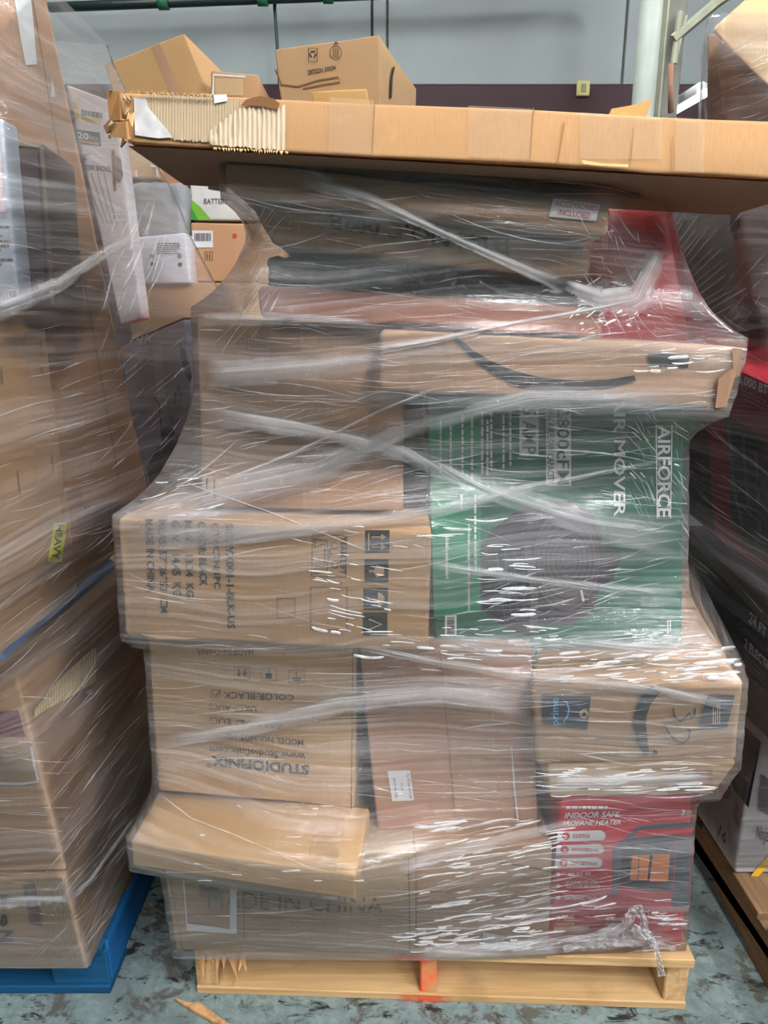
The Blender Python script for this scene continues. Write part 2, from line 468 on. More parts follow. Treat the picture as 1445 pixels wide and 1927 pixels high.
def hexa(name, c0, ax, ay, az, mat, parent=None, bev=0.002, amp=0.0, seed=1):
    """board: corner, three edge vectors"""
    C = [[[None, None], [None, None]], [[None, None], [None, None]]]
    for s in (0, 1):
        for d in (0, 1):
            for t in (0, 1): C[s][d][t] = Vector(c0) + Vector(ax) * s + Vector(ay) * d + Vector(az) * t
    bm = bmesh.new()
    vs = {(s, d, t): bm.verts.new(C[s][d][t]) for s in (0, 1) for d in (0, 1) for t in (0, 1)}
    for f in (((0,0,0),(0,1,0),(1,1,0),(1,0,0)), ((0,0,1),(1,0,1),(1,1,1),(0,1,1)), ((0,0,0),(1,0,0),(1,0,1),(0,0,1)),
              ((0,1,0),(0,1,1),(1,1,1),(1,1,0)), ((0,0,0),(0,0,1),(0,1,1),(0,1,0)), ((1,0,0),(1,1,0),(1,1,1),(1,0,1))):
        bm.faces.new([vs[q] for q in f])
    bmesh.ops.recalc_face_normals(bm, faces=bm.faces)
    if bev: bmesh.ops.bevel(bm, geom=bm.edges[:], offset=bev, segments=1, affect='EDGES')
    bm.verts.index_update()
    V = [v.co.copy() for v in bm.verts]
    if amp: V = [p + noise.noise_vector(p * 9 + Vector((seed, 0, 0))) * amp for p in V]
    fs = [tuple(v.index for v in f.verts) for f in bm.faces]; bm.free()
    return mesh_obj(name, V, fs, mat, parent=parent)

def tube(name, pts, rad, mat, parent=None, n=8, smooth=True):
    V = []; fs = []
    pts = [Vector(p) for p in pts]
    for i, p in enumerate(pts):
        d = (pts[min(i + 1, len(pts) - 1)] - pts[max(i - 1, 0)]).normalized()
        a = d.cross(Vector((0.13, 0.31, 0.94))).normalized(); c = d.cross(a)
        r = rad[i] if isinstance(rad, (list, tuple)) else rad
        for k in range(n):
            t = 2 * math.pi * k / n; V.append(p + a * math.cos(t) * r + c * math.sin(t) * r)
        if i:
            for k in range(n): fs.append(((i - 1) * n + k, (i - 1) * n + (k + 1) % n, i * n + (k + 1) % n, i * n + k))
    fs.append(tuple(range(n))[::-1]); fs.append(tuple(range(len(V) - n, len(V))))
    return mesh_obj(name, V, fs, mat, parent=parent, smooth=smooth)
# ------------------------------------------------------------------ the setting
def floor_mat():
    b = NB('worn_painted_concrete'); c = b.coord('Object')
    big = b.noise(c, 2.2, 6, 0.62, 0.4); mid = b.noise(b.mapping(c, (1, 1, 1), (0, 0, 0.6)), 11, 8, 0.72, 0.5)
    fine = b.noise(c, 42, 6, 0.7); scuff = b.noise(b.mapping(c, (1.2, 3, 1), (0, 0, 0.5)), 9, 7, 0.7, 1.2)
    col = b.mix(b.ramp(fine, [(0.3, 0.0), (0.7, 1.0)]), lin((96, 111, 111)), lin((134, 150, 148)))
    col = b.mix(b.ramp(mid, [(0.53, 0.0), (0.58, 0.9)]), col, lin((80, 76, 68)))
    col = b.mix(b.ramp(big, [(0.52, 0.0), (0.70, 0.85)]), col, lin((66, 72, 72)))
    col = b.mix(b.ramp(scuff, [(0.56, 0.0), (0.62, 1.0)]), col, lin((36, 36, 36)))
    h = b.math('ADD', b.math('MULTIPLY', mid, -1.0), b.math('MULTIPLY', fine, 0.3))
    return b.pbr(col, 0.6, b.bump(h, 0.4, 0.003), 0.35)
fl = mesh_obj('floor', [(-9, -9, 0), (9, -9, 0), (9, 5.2, 0), (-9, 5.2, 0)], [(0, 1, 2, 3)], floor_mat(), origin=Vector((0, 0, 0)))
tag(fl, kind='structure')

WALLG = plain('grey_wall_paint', (158, 166, 166), 0.6, 0.3, vary=0.05, scale=3)
WALLG2 = plain('grey_beam_paint', (150, 152, 146), 0.6, 0.3, vary=0.08, scale=4)
MAROON = plain('maroon_wall_paint', (58, 36, 40), 0.55, 0.3, vary=0.1, scale=3)
wb_ = hexa('wall_back', (-9, 5.03, 0), (18, 0, 0), (0, 0.2, 0), (0, 0, 6), WALLG2, bev=0); tag(wb_, kind='structure')
def wx(u, v, y=5.0): return PY(y).hit(u, v)
zb = 2.80
edges = [-9.0, wx(700, 80).x, wx(728, 80).x, wx(1176, 80).x, 9.0]
for i in range(4):
    x0, x1 = edges[i] + 0.008, edges[i + 1] - 0.008
    hexa('panel', (x0, 5.0 - (0.02 if i == 1 else 0), zb), (x1 - x0, 0, 0), (0, 0.04, 0), (0, 0, 6 - zb), WALLG, wb_, 0.003)
tb = hexa('trim_1', (-9, 4.97, 0), (18, 0, 0), (0, 0.06, 0), (0, 0, zb - 0.01), MAROON, bev=0.004); tag(tb, kind='structure')
PIPEM = plain('dark_green_pipe_paint', (28, 44, 40), 0.4, 0.4)
p0, p1 = PY(4.8).hit(-250, 27), PY(4.8).hit(1080, -24)
pipe = tube('wall_pipe', [p0, p1], 0.026, PIPEM, n=12)
tag(pipe, 'dark green steel pipe running along the top of the grey wall', 'pipe')
GREENP = plain('green_clamp', (36, 100, 70), 0.5)
for u, v in ((497, 12), (620, 6), (310, 14)):
    q = PY(4.8).hit(u, v + 1); t = (u + 250) / 1330.0; q = p0.lerp(p1, t)
    tube('pipe_clamp', [q - Vector((0.03, 0, 0)), q + Vector((0.03, 0, 0))], 0.036, GREENP, pipe, 12)
cb = tube('hanging_cable', [PY(4.86).hit(u, v) for u, v in ((517, -40), (517, 18), (520, 60), (522, 92), (526, 160))], 0.010, plain('cable_sheath', (46, 66, 62), 0.5), n=8)
tag(cb, 'thin dark cable hanging down the grey wall beside the taped carton', 'cable')
# wall outlet plate
op = PY(4.95); o_ = hexa('outlet_plate', op.hit(1085, 180), (0.08, 0, 0), (0, 0.025, 0), (0, 0, 0.085), plain('cream_plastic', (206, 196, 130), 0.5), bev=0.004)
tag(o_, 'small cream outlet plate on the maroon wall band', 'outlet')
q = op.hit(1085, 180)
hexa('socket', q + Vector((0.025, -0.004, 0.02)), (0.03, 0, 0), (0, 0.01, 0), (0, 0, 0.045), plain('grey_socket', (150, 146, 120), 0.5), o_, 0.002)
# white column with its edge flange
POLE = plain('white_column_paint', (198, 208, 196), 0.45, 0.4, vary=0.06, scale=5)
pp = PY(4.5); q = pp.hit(1219, 100)
col_ = tube('steel_column', [(q.x, 4.5, 0), (q.x, 4.5, 5)], 0.066, POLE, n=24)
tag(col_, 'round white painted steel column in front of the back wall', 'column')
# pallet rack upright right of the column
RACK = plain('dull_grey_rack_steel', (116, 116, 106), 0.5, 0.4, 0.2); RACKL = plain('pale_rack_edge', (170, 172, 150), 0.5, 0.4, 0.2)
rk = empty('pallet_rack', (1.55, 3.9, 0)); tag(rk, 'grey steel pallet rack upright with diagonal braces behind the right stack', 'rack')
pr = PY(3.9)
def rpost(u, wpx, m):
    q = pr.hit(u, 120); hexa('upright_post', (q.x, 3.9, 0), (wpx, 0, 0), (0, 0.07, 0), (0, 0, 5), m, rk, 0.004)
rpost(1250, 0.085, RACK); rpost(1247, 0.012, RACKL)
a = pr.hit(1262, 60)
for (u0, v0, u1, v1, r_) in ((1266, 75, 1345, 8, 0.024), (1280, 22, 1268, 120, 0.016), (1345, 8, 1445, -60, 0.022), (1268, 120, 1290, 30, 0.012)):
    tube('brace', [PY(3.86).hit(u0, v0), PY(3.86).hit(u1, v1)], r_, RACKL, rk, 6, False)
tube('brace', [PY(3.84).hit(1262, 120), PY(3.84).hit(1262, 212)], 0.014, plain('copper_rod', (150, 110, 92), 0.5), rk, 8)
# lit tube lamp far back right
def emis(name, rgb, s):
    b = NB(name); e = b.n('ShaderNodeEmission'); e.inputs[0].default_value = (*rgb, 1); e.inputs[1].default_value = s
    b.l(e.outputs[0], b.out.inputs[0]); return b.m
TUBE_E = emis('lamp_glow', (0.95, 0.98, 1.0), 6.0)
STEELW = plain('white_enamel', (216, 218, 218), 0.4)
a0, a1 = PY(4.3).hit(1262, 212), PY(3.7).hit(1324, 176)
lp = tube('tube_lamp', [a0 + Vector((0, 0.03, 0.03)), a1 + Vector((0, 0.03, 0.03))], 0.03, STEELW, n=8)
tag(lp, 'glowing white tube lamp beyond the rack at the far right', 'lamp')
tube('lamp_tube', [a0, a1], 0.022, TUBE_E, lp, 10)
# ceiling fixtures that light the hall (above and behind the viewer)
for i, (x, y, z, L, ax, st) in enumerate(FIXTURES):
    f = empty('ceiling_light', (x, y, z))
    tag(f, 'white twin tube ceiling light hanging over the pallets', 'ceiling light', 'ceiling lights of the hall')
    hexa('housing', (x - 0.10, y - L / 2, z + 0.05), (0.20, 0, 0), (0, L, 0), (0, 0, 0.06), STEELW, f, 0.004)
    E_ = emis('tube_glow_%d' % i, (0.98, 0.99, 1.0), st)
    for dx in (-0.05, 0.05):
        tube('lamp_tube', [(x + dx, y - L / 2, z + 0.02), (x + dx, y + L / 2, z + 0.02)], 0.019, E_, f, 10)

# ------------------------------------------------------------------ pallets
ang = math.atan2(1.13 - 1.166, 0.996)
PXV = Vector((math.cos(ang), math.sin(ang), 0)); PYV = Vector((-math.sin(ang), math.cos(ang), 0)); PO = Vector((-0.388, 1.166, 0))
def P(x, y, z): return PO + PXV * x + PYV * y + Vector((0, 0, z))
Z = Vector((0, 0, 1))
pal = empty('wooden_pallet', P(0.5, 0.5, 0)); tag(pal, 'pale pine pallet with an orange sprayed middle stringer under the centre stack', 'pallet')
W_ = 0.998
for i, y in enumerate((0.0, 0.30, 0.62, 0.98)):
    hexa('bottom_board', P(0.0, y, 0), PXV * W_, PYV * 0.12, Z * 0.018, WOOD_X, pal, 0.002, 0.001, i)
for i, (x, m) in enumerate(((0.0, WOOD_Y), (0.462, ORANGE), (W_ - 0.046, WOOD_Y))):
    hexa('stringer', P(x, 0.004, 0.018), PXV * (0.046 if i != 1 else 0.034), PYV * 1.1, Z * 0.098, m, pal, 0.003, 0.0012, 9 + i)
for i, (y, x0) in enumerate(((-0.012, 0.03), (0.16, 0), (0.32, 0), (0.48, 0), (0.64, 0), (0.80, 0), (0.97, 0))):
    hexa('deck_board', P(x0, y, 0.116), PXV * (W_ - x0), PYV * 0.13, Z * 0.022, WOOD_X, pal, 0.002, 0.001, 20 + i)
for x, w_ in ((0.44, 0.09),):
    V = [P(x - 0.05, -0.0135, 0.117), P(x + 0.06, -0.0135, 0.117), P(x + 0.06, -0.0135, 0.137), P(x - 0.05, -0.0135, 0.137)]
    mesh_obj('paint_overspray', V, [(0, 1, 2, 3)], SPRAY, pal, uvs=[(0, 0), (1, 0), (1, 1), (0, 1)])
    V = [P(x - 0.03, -0.002, 0.0), P(x + 0.09, -0.002, 0.0), P(x + 0.09, -0.002, 0.0175), P(x - 0.03, -0.002, 0.0175)]
    mesh_obj('paint_overspray', V, [(0, 1, 2, 3)], SPRAY, pal, uvs=[(0, 0), (1, 0), (1, 1), (0, 1)])
# broken splinters at the left end of the front deck board
SPL = wood_mat('raw_split_pine', (214, 168, 118), (160, 110, 70), 'z')
for i in range(9):
    rr = random.Random(i); x = 0.022 + i * 0.011; h = 0.03 + 0.05 * rr.random()
    a = P(x, -0.006 - 0.01 * rr.random(), 0.13); bq = P(x + rr.uniform(-0.02, 0.03), -0.02 - 0.012 * rr.random(), 0.13 - h)
    d = PXV * 0.009
    V = [a - d, a + d, bq + d * 0.15, a - d + PYV * 0.006, a + d + PYV * 0.006, bq + d * 0.15 + PYV * 0.003]
    mesh_obj('splinter', V, [(0, 2, 1), (3, 4, 5), (0, 1, 4, 3), (1, 2, 5, 4), (2, 0, 3, 5)], SPL, pal)
for x in (0.02, 0.475, 0.975):
    for y in (0.03, 0.08):
        tube('nail_head', [P(x, y, 0.1375), P(x, y, 0.1392)], 0.005, plain('rusty_nail', (96, 78, 62), 0.5, 0.4, 0.4), pal, 8)

# blue block pallet, left
bp = empty('blue_pallet', (-0.9, 1.6, 0)); tag(bp, 'scuffed blue painted block pallet under the left stack', 'pallet')
BX, BYf = -0.566, 1.165
hexa('bottom_board', (BX - 1.0, BYf, 0), (1.0, 0, 0), (0, 0.10, 0), Z * 0.02, BLUE_SHADED_X, bp)
for i, y in enumerate((0.42, 0.82)): hexa('bottom_board', (BX - 1.0, BYf + y, 0), (1.0, 0, 0), (0, 0.1, 0), Z * 0.02, BLUE_SHADED_X, bp)
for i, x in enumerate((0.0, 0.44, 0.88)):
    for j, y in enumerate((0.0, 0.4, 0.78)):
        hexa('block', (BX - 0.12 - x, BYf + 0.004 + y, 0.02), (0.12, 0, 0), (0, 0.14, 0), Z * 0.085, BLUE_SHADED_X, bp, 0.004, 0.0015, i * 3 + j)
hexa('side_stringer', (BX - 0.03, BYf + 0.01, 0.02), (0.032, 0, 0), (0, 0.9, 0), Z * 0.105, BLUE_WOOD, bp, 0.004, 0.001, 4)
for i in range(6):
    hexa('deck_board', (BX - 1.0, BYf - 0.006 + i * 0.15, 0.106), (1.0 - 0.004, 0, 0), (0, 0.125, 0), Z * 0.02, BLUE_SHADED_X if i == 0 else WOOD_DULL, bp, 0.002, 0.0008, i)

# wood pallet, right: notched stringer
rp = empty('notched_pallet', (1.3, 1.7, 0)); tag(rp, 'brown wooden pallet with notched stringers under the right stack', 'pallet')
RX = 0.80
def stringer(x):
    prof = []
    ys = [(0.85, 0.018), (1.02, 0.018)]
    def notch(yc): return [(yc - 0.14, 0.018), (yc - 0.12, 0.05), (yc - 0.09, 0.062), (yc + 0.09, 0.062), (yc + 0.12, 0.05), (yc + 0.14, 0.018)]
    prof = [(0.62, 0.018)] + notch(0.92) + notch(1.56) + [(1.84, 0.018), (1.84, 0.112), (0.62, 0.112)]
    n = len(prof)
    V = [(x, y, z) for y, z in prof] + [(x + 0.038, y, z) for y, z in prof]
    bm = bmesh.new(); vs = [bm.verts.new(p) for p in V]
    f1 = bm.faces.new(vs[:n]); f2 = bm.faces.new(vs[n:][::-1])
    for i in range(n): bm.faces.new((vs[i], vs[n + i], vs[n + (i + 1) % n], vs[(i + 1) % n]))
    bmesh.ops.triangulate(bm, faces=[f1, f2]); bmesh.ops.recalc_face_normals(bm, faces=bm.faces); bm.verts.index_update()
    vv = [v.co.copy() for v in bm.verts]; ff = [tuple(v.index for v in f.verts) for f in bm.faces]; bm.free()
    mesh_obj('stringer', vv, ff, WOOD_DULL, rp)
for x in (RX, RX + 0.48, RX + 0.96): stringer(x)
for y in (0.62, 1.16, 1.72): hexa('bottom_board', (RX, y, 0), (1.0, 0, 0), (0, 0.11, 0), Z * 0.018, WOOD_DULL, rp)
for i in range(8): hexa('deck_board', (RX - 0.004, 0.62 + i * 0.155, 0.112), (1.0, 0, 0), (0, 0.12, 0), Z * 0.02, WOOD_DULL, rp, 0.002, 0.0008, i)

# wood sliver on the floor
fp = PZ(0.004)
V = [fp.hit(u, v) for u, v in ((328, 1882), (362, 1892), (376, 1890), (425, 1927), (470, 1950), (400, 1925), (366, 1906))]
V2 = [p + Vector((0, 0, 0.006)) for p in V]; n = len(V)
sl = mesh_obj('wood_splinter', V + V2, [tuple(range(n, 2 * n))] + [(i, (i + 1) % n, n + (i + 1) % n, n + i) for i in range(n)], SPL)
tag(sl, 'broken orange wood splinter lying on the floor before the pine pallet', 'splinter')
# ------------------------------------------------------------------ centre stack
C_TAN = (186, 146, 106); C_SLAB = (178, 136, 94); C_DARK = (158, 120, 92); C_GREY = (168, 140, 110); C_PINK = (178, 136, 108)
M = 'main'
# bottom: MADE IN CHINA carton
b = mkbox('cardboard_carton', PY(1.13, -0.008), (302, 1588), (781, 1604), (781, 1797), (331, 1790), 0.5, cardboard((166, 140, 110)),
          'greyish carton marked MADE IN CHINA resting on the pallet', 'carton', M)
text(b, 'MADE IN CHINA', ((392, 1673), (720, 1688), (720, 1717), (392, 1708)), INK_FAINT)
env = poly(b, 'label_pouch', [(345, 1648), (446, 1660), (447, 1754), (353, 1749)], TAPE, off=0.003)
poly(b, 'label_border', [(353, 1735), (400, 1741), (433, 1746), (434, 1664), (446, 1665), (446, 1754), (353, 1749)], PAPER, off=0.0036)
stroke(b, 'label_border', [(346, 1650), (353, 1745)], 2.5, PAPER, off=0.0036)
barcode(b, R(376, 1660, 412, 1686))
stroke(b, 'carton_seam', [(459, 1690), (460, 1766)], 1.6, INK_FAINT); stroke(b, 'carton_seam', [(769, 1612), (771, 1790)], 1.6, INK_FAINT)
stroke(b, 'carton_seam', [(318, 1640), (344, 1785)], 1.2, INK_FAINT)
# bottom middle carton
b = mkbox('cardboard_carton', PY(1.16), (779, 1582), (1040, 1588), (1034, 1786), (781, 1790), 0.5, cardboard((182, 144, 112)),
          'plain brown carton between the MADE IN CHINA carton and the red heater box', 'carton', M)
p_ = poly(b, 'shipping_label', [(908, 1752), (949, 1759), (948, 1786), (910, 1784)], PAPER, off=0.003)
stroke(b, 'carton_seam', [(930, 1620), (985, 1628), (1034, 1638)], 3, INK_FAINT)
# red heater box
RED = plain('red_box_print', (198, 30, 52), 0.45, 0.4, vary=0.05); SLATE = plain('slate_print', (72, 80, 94), 0.5); ORN = plain('orange_print', (232, 136, 76), 0.5)
GOLD = plain('gold_print', (214, 170, 120), 0.5); SLATE2 = plain('dark_slate_print', (44, 48, 60), 0.5); SIDE_DK = plain('gap_dark', (34, 33, 36), 0.55)
b = mkbox('heater_box', PY(1.175, -0.05), (1054, 1499), (1303, 1499), (1284, 1783), (1030, 1776), 0.36, RED,
          'red printed propane heater box at the right end of the pallet', 'box', M, amp=0.001)
H = b
text(b, 'INDOOR SAFE', ((1063, 1528), (1167, 1525), (1165, 1536), (1061, 1539)), WHITEP, bold=0.02, shear=0.15)
text(b, 'PROPANE HEATER', ((1059, 1544), (1169, 1541), (1167, 1550), (1057, 1553)), WHITEP, bold=0.02, shear=0.15)
lines(b, 'printed_text', R(1065, 1515, 1145, 1521), 1, PAPER, fill=0.9)
text(b, '3', R(1280, 1523, 1289, 1533), WHITEP, bold=0.03, shear=0.2); lines(b, 'printed_text', R(1290, 1524, 1303, 1532), 2, PAPER)
for i, (x0, y0, x1, y1, tx) in enumerate(((1049, 1562, 1139, 1581, 'IGNITION'), (1047, 1588, 1136, 1606, 'HIGH POWERED FAN'), (1045, 1613, 1133, 1631, 'HEAT SETTINGS'))):
    r_ = (y1 - y0) / 2
    pts = [(x0, y0 + 1), (x1 - r_, y0 - 1)] + [(x1 - r_ + r_ * math.sin(t), (y0 + y1) / 2 - r_ * math.cos(t)) for t in (0.4, 0.8, 1.2, 1.57, 1.95, 2.35, 2.75)] + [(x1 - r_, y1 - 1), (x0 - 2, y1 + 2)]
    poly(b, 'printed_badge', pts, PAPER, off=0.0022)
    poly(b, 'badge_icon', [(x0 + 15 + 8 * math.cos(k * 0.5236), (y0 + y1) / 2 + 7 * math.sin(k * 0.5236)) for k in range(12)], REDINK, off=0.003)
    text(b, tx, R(x0 + 28, (y0 + y1) / 2 - 2, x0 + 28 + (32 if i == 0 else 50), (y0 + y1) / 2 + 4), REDINK, bold=0.02, shear=0.1, off=0.003)
    lines(b, 'printed_text', R(x0 + 28, y0 + 4, x0 + 66, y0 + 7), 1, REDINK, off=0.003)
    stroke(b, 'badge_icon', [(x0 + 11, (y0 + y1) / 2), (x0 + 19, (y0 + y1) / 2)], 1.5, PAPER, off=0.0036)
    stroke(b, 'badge_icon', [(x0 + 15, (y0 + y1) / 2 - 4), (x0 + 15, (y0 + y1) / 2 + 4)], 1.5, PAPER, off=0.0036)
text(b, '450 SQ. FT.', R(1067, 1641, 1113, 1648), WHITEP, bold=0.02)
text(b, '11 HOURS ON LOW', R(1066, 1656, 1124, 1662), WHITEP, bold=0.02); text(b, '5.5 HOURS ON HIGH', R(1065, 1663, 1127, 1669), WHITEP, bold=0.02)
lines(b, 'printed_text', R(1063, 1681, 1106, 1685), 1, PAPER); text(b, 'RADIANT TILES', R(1063, 1686, 1123, 1692), WHITEP, bold=0.02)
for y in (1644, 1666, 1688): poly(b, 'badge_icon', [(1050 + 5 * math.cos(k), y + 4 * math.sin(k)) for k in range(6)], PAPER, off=0.002)
text(b, '3', R(1046, 1722, 1055, 1732), GOLD, bold=0.03); text(b, 'YEAR', R(1058, 1721, 1080, 1726), GOLD, bold=0.02); text(b, 'WARRANTY', R(1058, 1727, 1100, 1732), GOLD, bold=0.02)
lines(b, 'printed_text', R(1045, 1734, 1083, 1740), 1, GOLD, fill=0.8); patch(b, 'printed_band', R(1042, 1742, 1108, 1750), GOLD)
text(b, '96 HOURS', R(1139, 1725, 1171, 1731), WHITEP, bold=0.02); lines(b, 'printed_text', R(1139, 1733, 1176, 1739), 2, PAPER)
text(b, 'HEATING ANGLE', R(1241, 1734, 1290, 1741), WHITEP, bold=0.03); lines(b, 'printed_text', R(1241, 1729, 1264, 1732), 1, PAPER)
stroke(b, 'printed_arrow', [(1219, 1709), (1218, 1752)], 1.3, PAPER); stroke(b, 'printed_arrow', [(1222, 1768), (1270, 1773)], 1.3, PAPER)
for k in range(5): stroke(b, 'printed_arrow', [(1225 + k * 7, 1714 + k * k * 0.6), (1229 + k * 7, 1714.6 + k * k * 0.75)], 1.2, PAPER)
hx = lambda x, y: (1020 + x / 4.817, 1480 + y / 4.816)
poly(b, 'heater_picture', [hx(*p) for p in ((640, 580), (660, 540), (780, 440), (880, 345), (1130, 325), (1385, 318), (1340, 560), (1325, 1000), (1300, 1085), (1190, 1085), (1170, 1050), (1182, 940), (960, 935), (690, 890), (668, 985), (640, 1005), (622, 968), (640, 900))], SLATE, off=0.0024)
poly(b, 'heater_picture', [hx(*p) for p in ((880, 385), (1360, 360), (1350, 430), (820, 445))], RED, off=0.003)
poly(b, 'heater_picture', [hx(*p) for p in ((720, 560), (1150, 540), (1150, 870), (1140, 930), (700, 880))], SLATE2, off=0.003)
patch(b, 'heater_picture', (hx(812, 612), hx(972, 610), hx(948, 838), hx(790, 835)), ORN, off=0.0036)
patch(b, 'heater_picture', (hx(1000, 600), hx(1155, 600), hx(1135, 852), hx(968, 848)), ORN, off=0.0036)
stroke(b, 'heater_picture', [hx(872, 615), hx(864, 832)], 1.2, SLATE2, off=0.0042)
stroke(b, 'heater_picture', [hx(1215, 480), hx(1180, 930)], 2, REDINK, off=0.003)
# flat lid carton jutting out
b = mkbox('flat_carton', PZ(0.43), (298, 1488), (696, 1519), (670, 1647), (246, 1585), 0.052, cardboard((210, 170, 120)),
          'flat tan carton jutting out on top of the MADE IN CHINA carton', 'carton', M, rad=0.005)
patch(b, 'packing_tape', ((600, 1512), (655, 1516), (632, 1641), (575, 1633)), TAPE)
# Studio carton
b = mkbox('printed_carton', PY(1.185, -0.03), (277, 1196), (671, 1215), (668, 1522), (297, 1489), 0.5, cardboard((192, 156, 114)),
          'brown carton with upside down studio lettering under the tall SKU carton', 'carton', M)
text(b, 'STUDIOFINIX', ((582, 1458), (399, 1440), (399, 1421), (582, 1438)), INK, bold=0.035)
text(b, '®', ud(389, 1434, 398, 1443), INK)
text(b, 'www.Studiofinix.com', ((575, 1430), (395, 1415), (395, 1402), (575, 1416)), INK, bold=0.01)
text(b, 'MODEL NO.:HOS-602', ((571, 1402), (425, 1389), (425, 1378), (571, 1391)), INK, bold=0.01)
text(b, 'AREA:US   EU', ((532, 1371), (412, 1361), (412, 1350), (532, 1360)), INK)
text(b, 'UK     AU', ((483, 1339), (412, 1335), (412, 1324), (483, 1328)), INK)
text(b, 'COLOR:BLACK', ((553, 1318), (421, 1313), (421, 1300), (553, 1305)), INK, bold=0.005)
for x, y in ((395, 1350), (395, 1323), (444, 1327), (446, 1354)): frame(b, x, y, x + 13, y + 10, 1.3)
frame(b, 398, 1297, 414, 1312, 1.5); stroke(b, 'check_mark', [(401, 1303), (406, 1310), (416, 1296)], 1.6, INK)
for i, (x0, y0) in enumerate(((441, 1253), (492, 1256), (544, 1260))):
    frame(b, x0, y0, x0 + 29, y0 + 24, 1.2)
    if i == 0:
        for dx in (9, 20):
            stroke(b, 'handling_symbol', [(x0 + dx, y0 + 4), (x0 + dx, y0 + 13)], 2.5, INK); poly(b, 'handling_symbol', [(x0 + dx - 5, y0 + 12), (x0 + dx + 5, y0 + 12), (x0 + dx, y0 + 20)], INK)
    elif i == 1:
        stroke(b, 'handling_symbol', [(x0 + 14, y0 + 3), (x0 + 14, y0 + 10)], 1.6, INK); poly(b, 'handling_symbol', [(x0 + 8, y0 + 10), (x0 + 20, y0 + 10), (x0 + 20, y0 + 20), (x0 + 8, y0 + 20)], INK)
    else:
        stroke(b, 'handling_symbol', [(x0 + 14, y0 + 3), (x0 + 14, y0 + 15)], 1.2, INK); poly(b, 'handling_symbol', [(x0 + 4, y0 + 15), (x0 + 25, y0 + 15), (x0 + 20, y0 + 20), (x0 + 9, y0 + 20)], INK)
text(b, 'MADE IN CHINA', ud(371, 1220, 478, 1232), INK_FAINT, bold=0.01)
patch(b, 'packing_tape', ((450, 1440), (500, 1444), (498, 1504), (452, 1500)), TAPE)
stroke(b, 'carton_seam', [(664, 1220), (661, 1520)], 1.4, INK_FAINT)
# centre carton with white return label
b = mkbox('tilted_carton', PY(1.19, 0.02), (676, 1222), (1002, 1219), (1013, 1578), (712, 1576), 0.45, cardboard((180, 136, 110)),
          'tall reddish brown carton with small white return label', 'carton', M)
lab = poly(b, 'return_label', [(729, 1449), (771, 1448), (779, 1503), (775, 1505), (738, 1506)], PAPER, off=0.0026)
text(b, 'The UPS Store Smart Label', ((770, 1453), (776, 1500), (771, 1501), (764, 1453)), INK, off=0.0034)
text(b, 'Tracking 1', ((757, 1470), (760, 1490), (755, 1491), (752, 1470)), INK, off=0.0034)
text(b, '1297127380468 4538', ((743, 1461), (748, 1499), (744, 1499), (739, 1461)), INK, off=0.0034)
poly(b, 'torn_strip', [(961, 1404), (963, 1404), (968, 1470), (975, 1543), (972, 1543), (965, 1475)], PAPER, off=0.003)
poly(b, 'torn_strip', [(866, 1370), (910, 1361), (958, 1358), (958, 1361), (915, 1365)], PAPER, off=0.003)
stroke(b, 'carton_seam', [(828, 1232), (846, 1420), (860, 1577)], 2.0, cardboard((150, 110, 86)))
patch(b, 'packing_tape', ((840, 1224), (925, 1222), (938, 1576), (858, 1576)), TAPE)
# small flat carton under the prime carton
b = mkbox('flat_carton', PY(1.13, -0.02), (1028, 1440), (1386, 1432), (1344, 1492), (1034, 1503), 0.45, cardboard((190, 156, 118)),
          'battered flat tan carton wedged above the red heater box', 'carton', M, amp=0.003, edge_amp=0.003)
patch(b, 'packing_tape', R(1255, 1445, 1340, 1492), TAPE_BROWN)
# prime carton
b = mkbox('parcel_carton', PY(1.12), (1000, 1290), (1398, 1284), (1386, 1436), (1006, 1441), 0.55, cardboard((178, 140, 104)),
          'dented brown parcel carton marked prime with handwritten 3D', 'carton', M, ext=(0.13, 0.56, 0.02), amp=0.004, rad=0.012, edge_amp=0.003)
NAVY = plain('navy_tape_print', (40, 46, 60), 0.35, 0.5); SKYB = plain('blue_print', (90, 166, 206), 0.5)
patch(b, 'printed_tape', ((1018, 1304), (1111, 1308), (1104, 1372), (1020, 1360)), NAVY)
text(b, 'prime', ((1036, 1361), (1035, 1311), (1054, 1311), (1054, 1361)), SKYB, bold=0.01, off=0.006)
stroke(b, 'smile_logo', [(1058, 1357), (1066, 1345), (1069, 1332), (1065, 1318), (1058, 1316)], [1.5, 3, 3.5, 3, 1.5], SKYB, off=0.006)
poly(b, 'arrow_badge', [(1097 + 9 * math.cos(k * 0.5236), 1340 + 8 * math.sin(k * 0.5236)) for k in range(12)], cardboard((190, 160, 124)), off=0.006)
poly(b, 'arrow_badge', [(1092, 1344), (1097, 1334), (1103, 1344)], NAVY, off=0.0066)
stroke(b, 'smile_logo', [(1232, 1293), (1213, 1316), (1204, 1340), (1202, 1362), (1206, 1392), (1216, 1418)], [22, 23, 23, 23, 22, 9], INK, off=0.005)
poly(b, 'smile_logo', [(1226, 1417), (1228, 1407), (1236, 1410), (1236, 1417)], INK, off=0.005)
stroke(b, 'handwriting', [(1264, 1329), (1266, 1345), (1278, 1354), (1288, 1346), (1294, 1339), (1298, 1348), (1304, 1345), (1305, 1329)], 4.2, INK, off=0.0056)
stroke(b, 'handwriting', [(1246, 1362), (1270, 1363), (1290, 1366), (1296, 1374), (1293, 1388), (1282, 1395), (1268, 1390), (1256, 1376), (1250, 1364)], 3.6, INK, off=0.0056)
patch(b, 'printed_tape', ((1330, 1304), (1380, 1306), (1366, 1367), (1311, 1369)), NAVY, off=0.005)
lines(b, 'printed_text', ccw(1336, 1320, 1352, 1360), 4, GOLD, off=0.006)
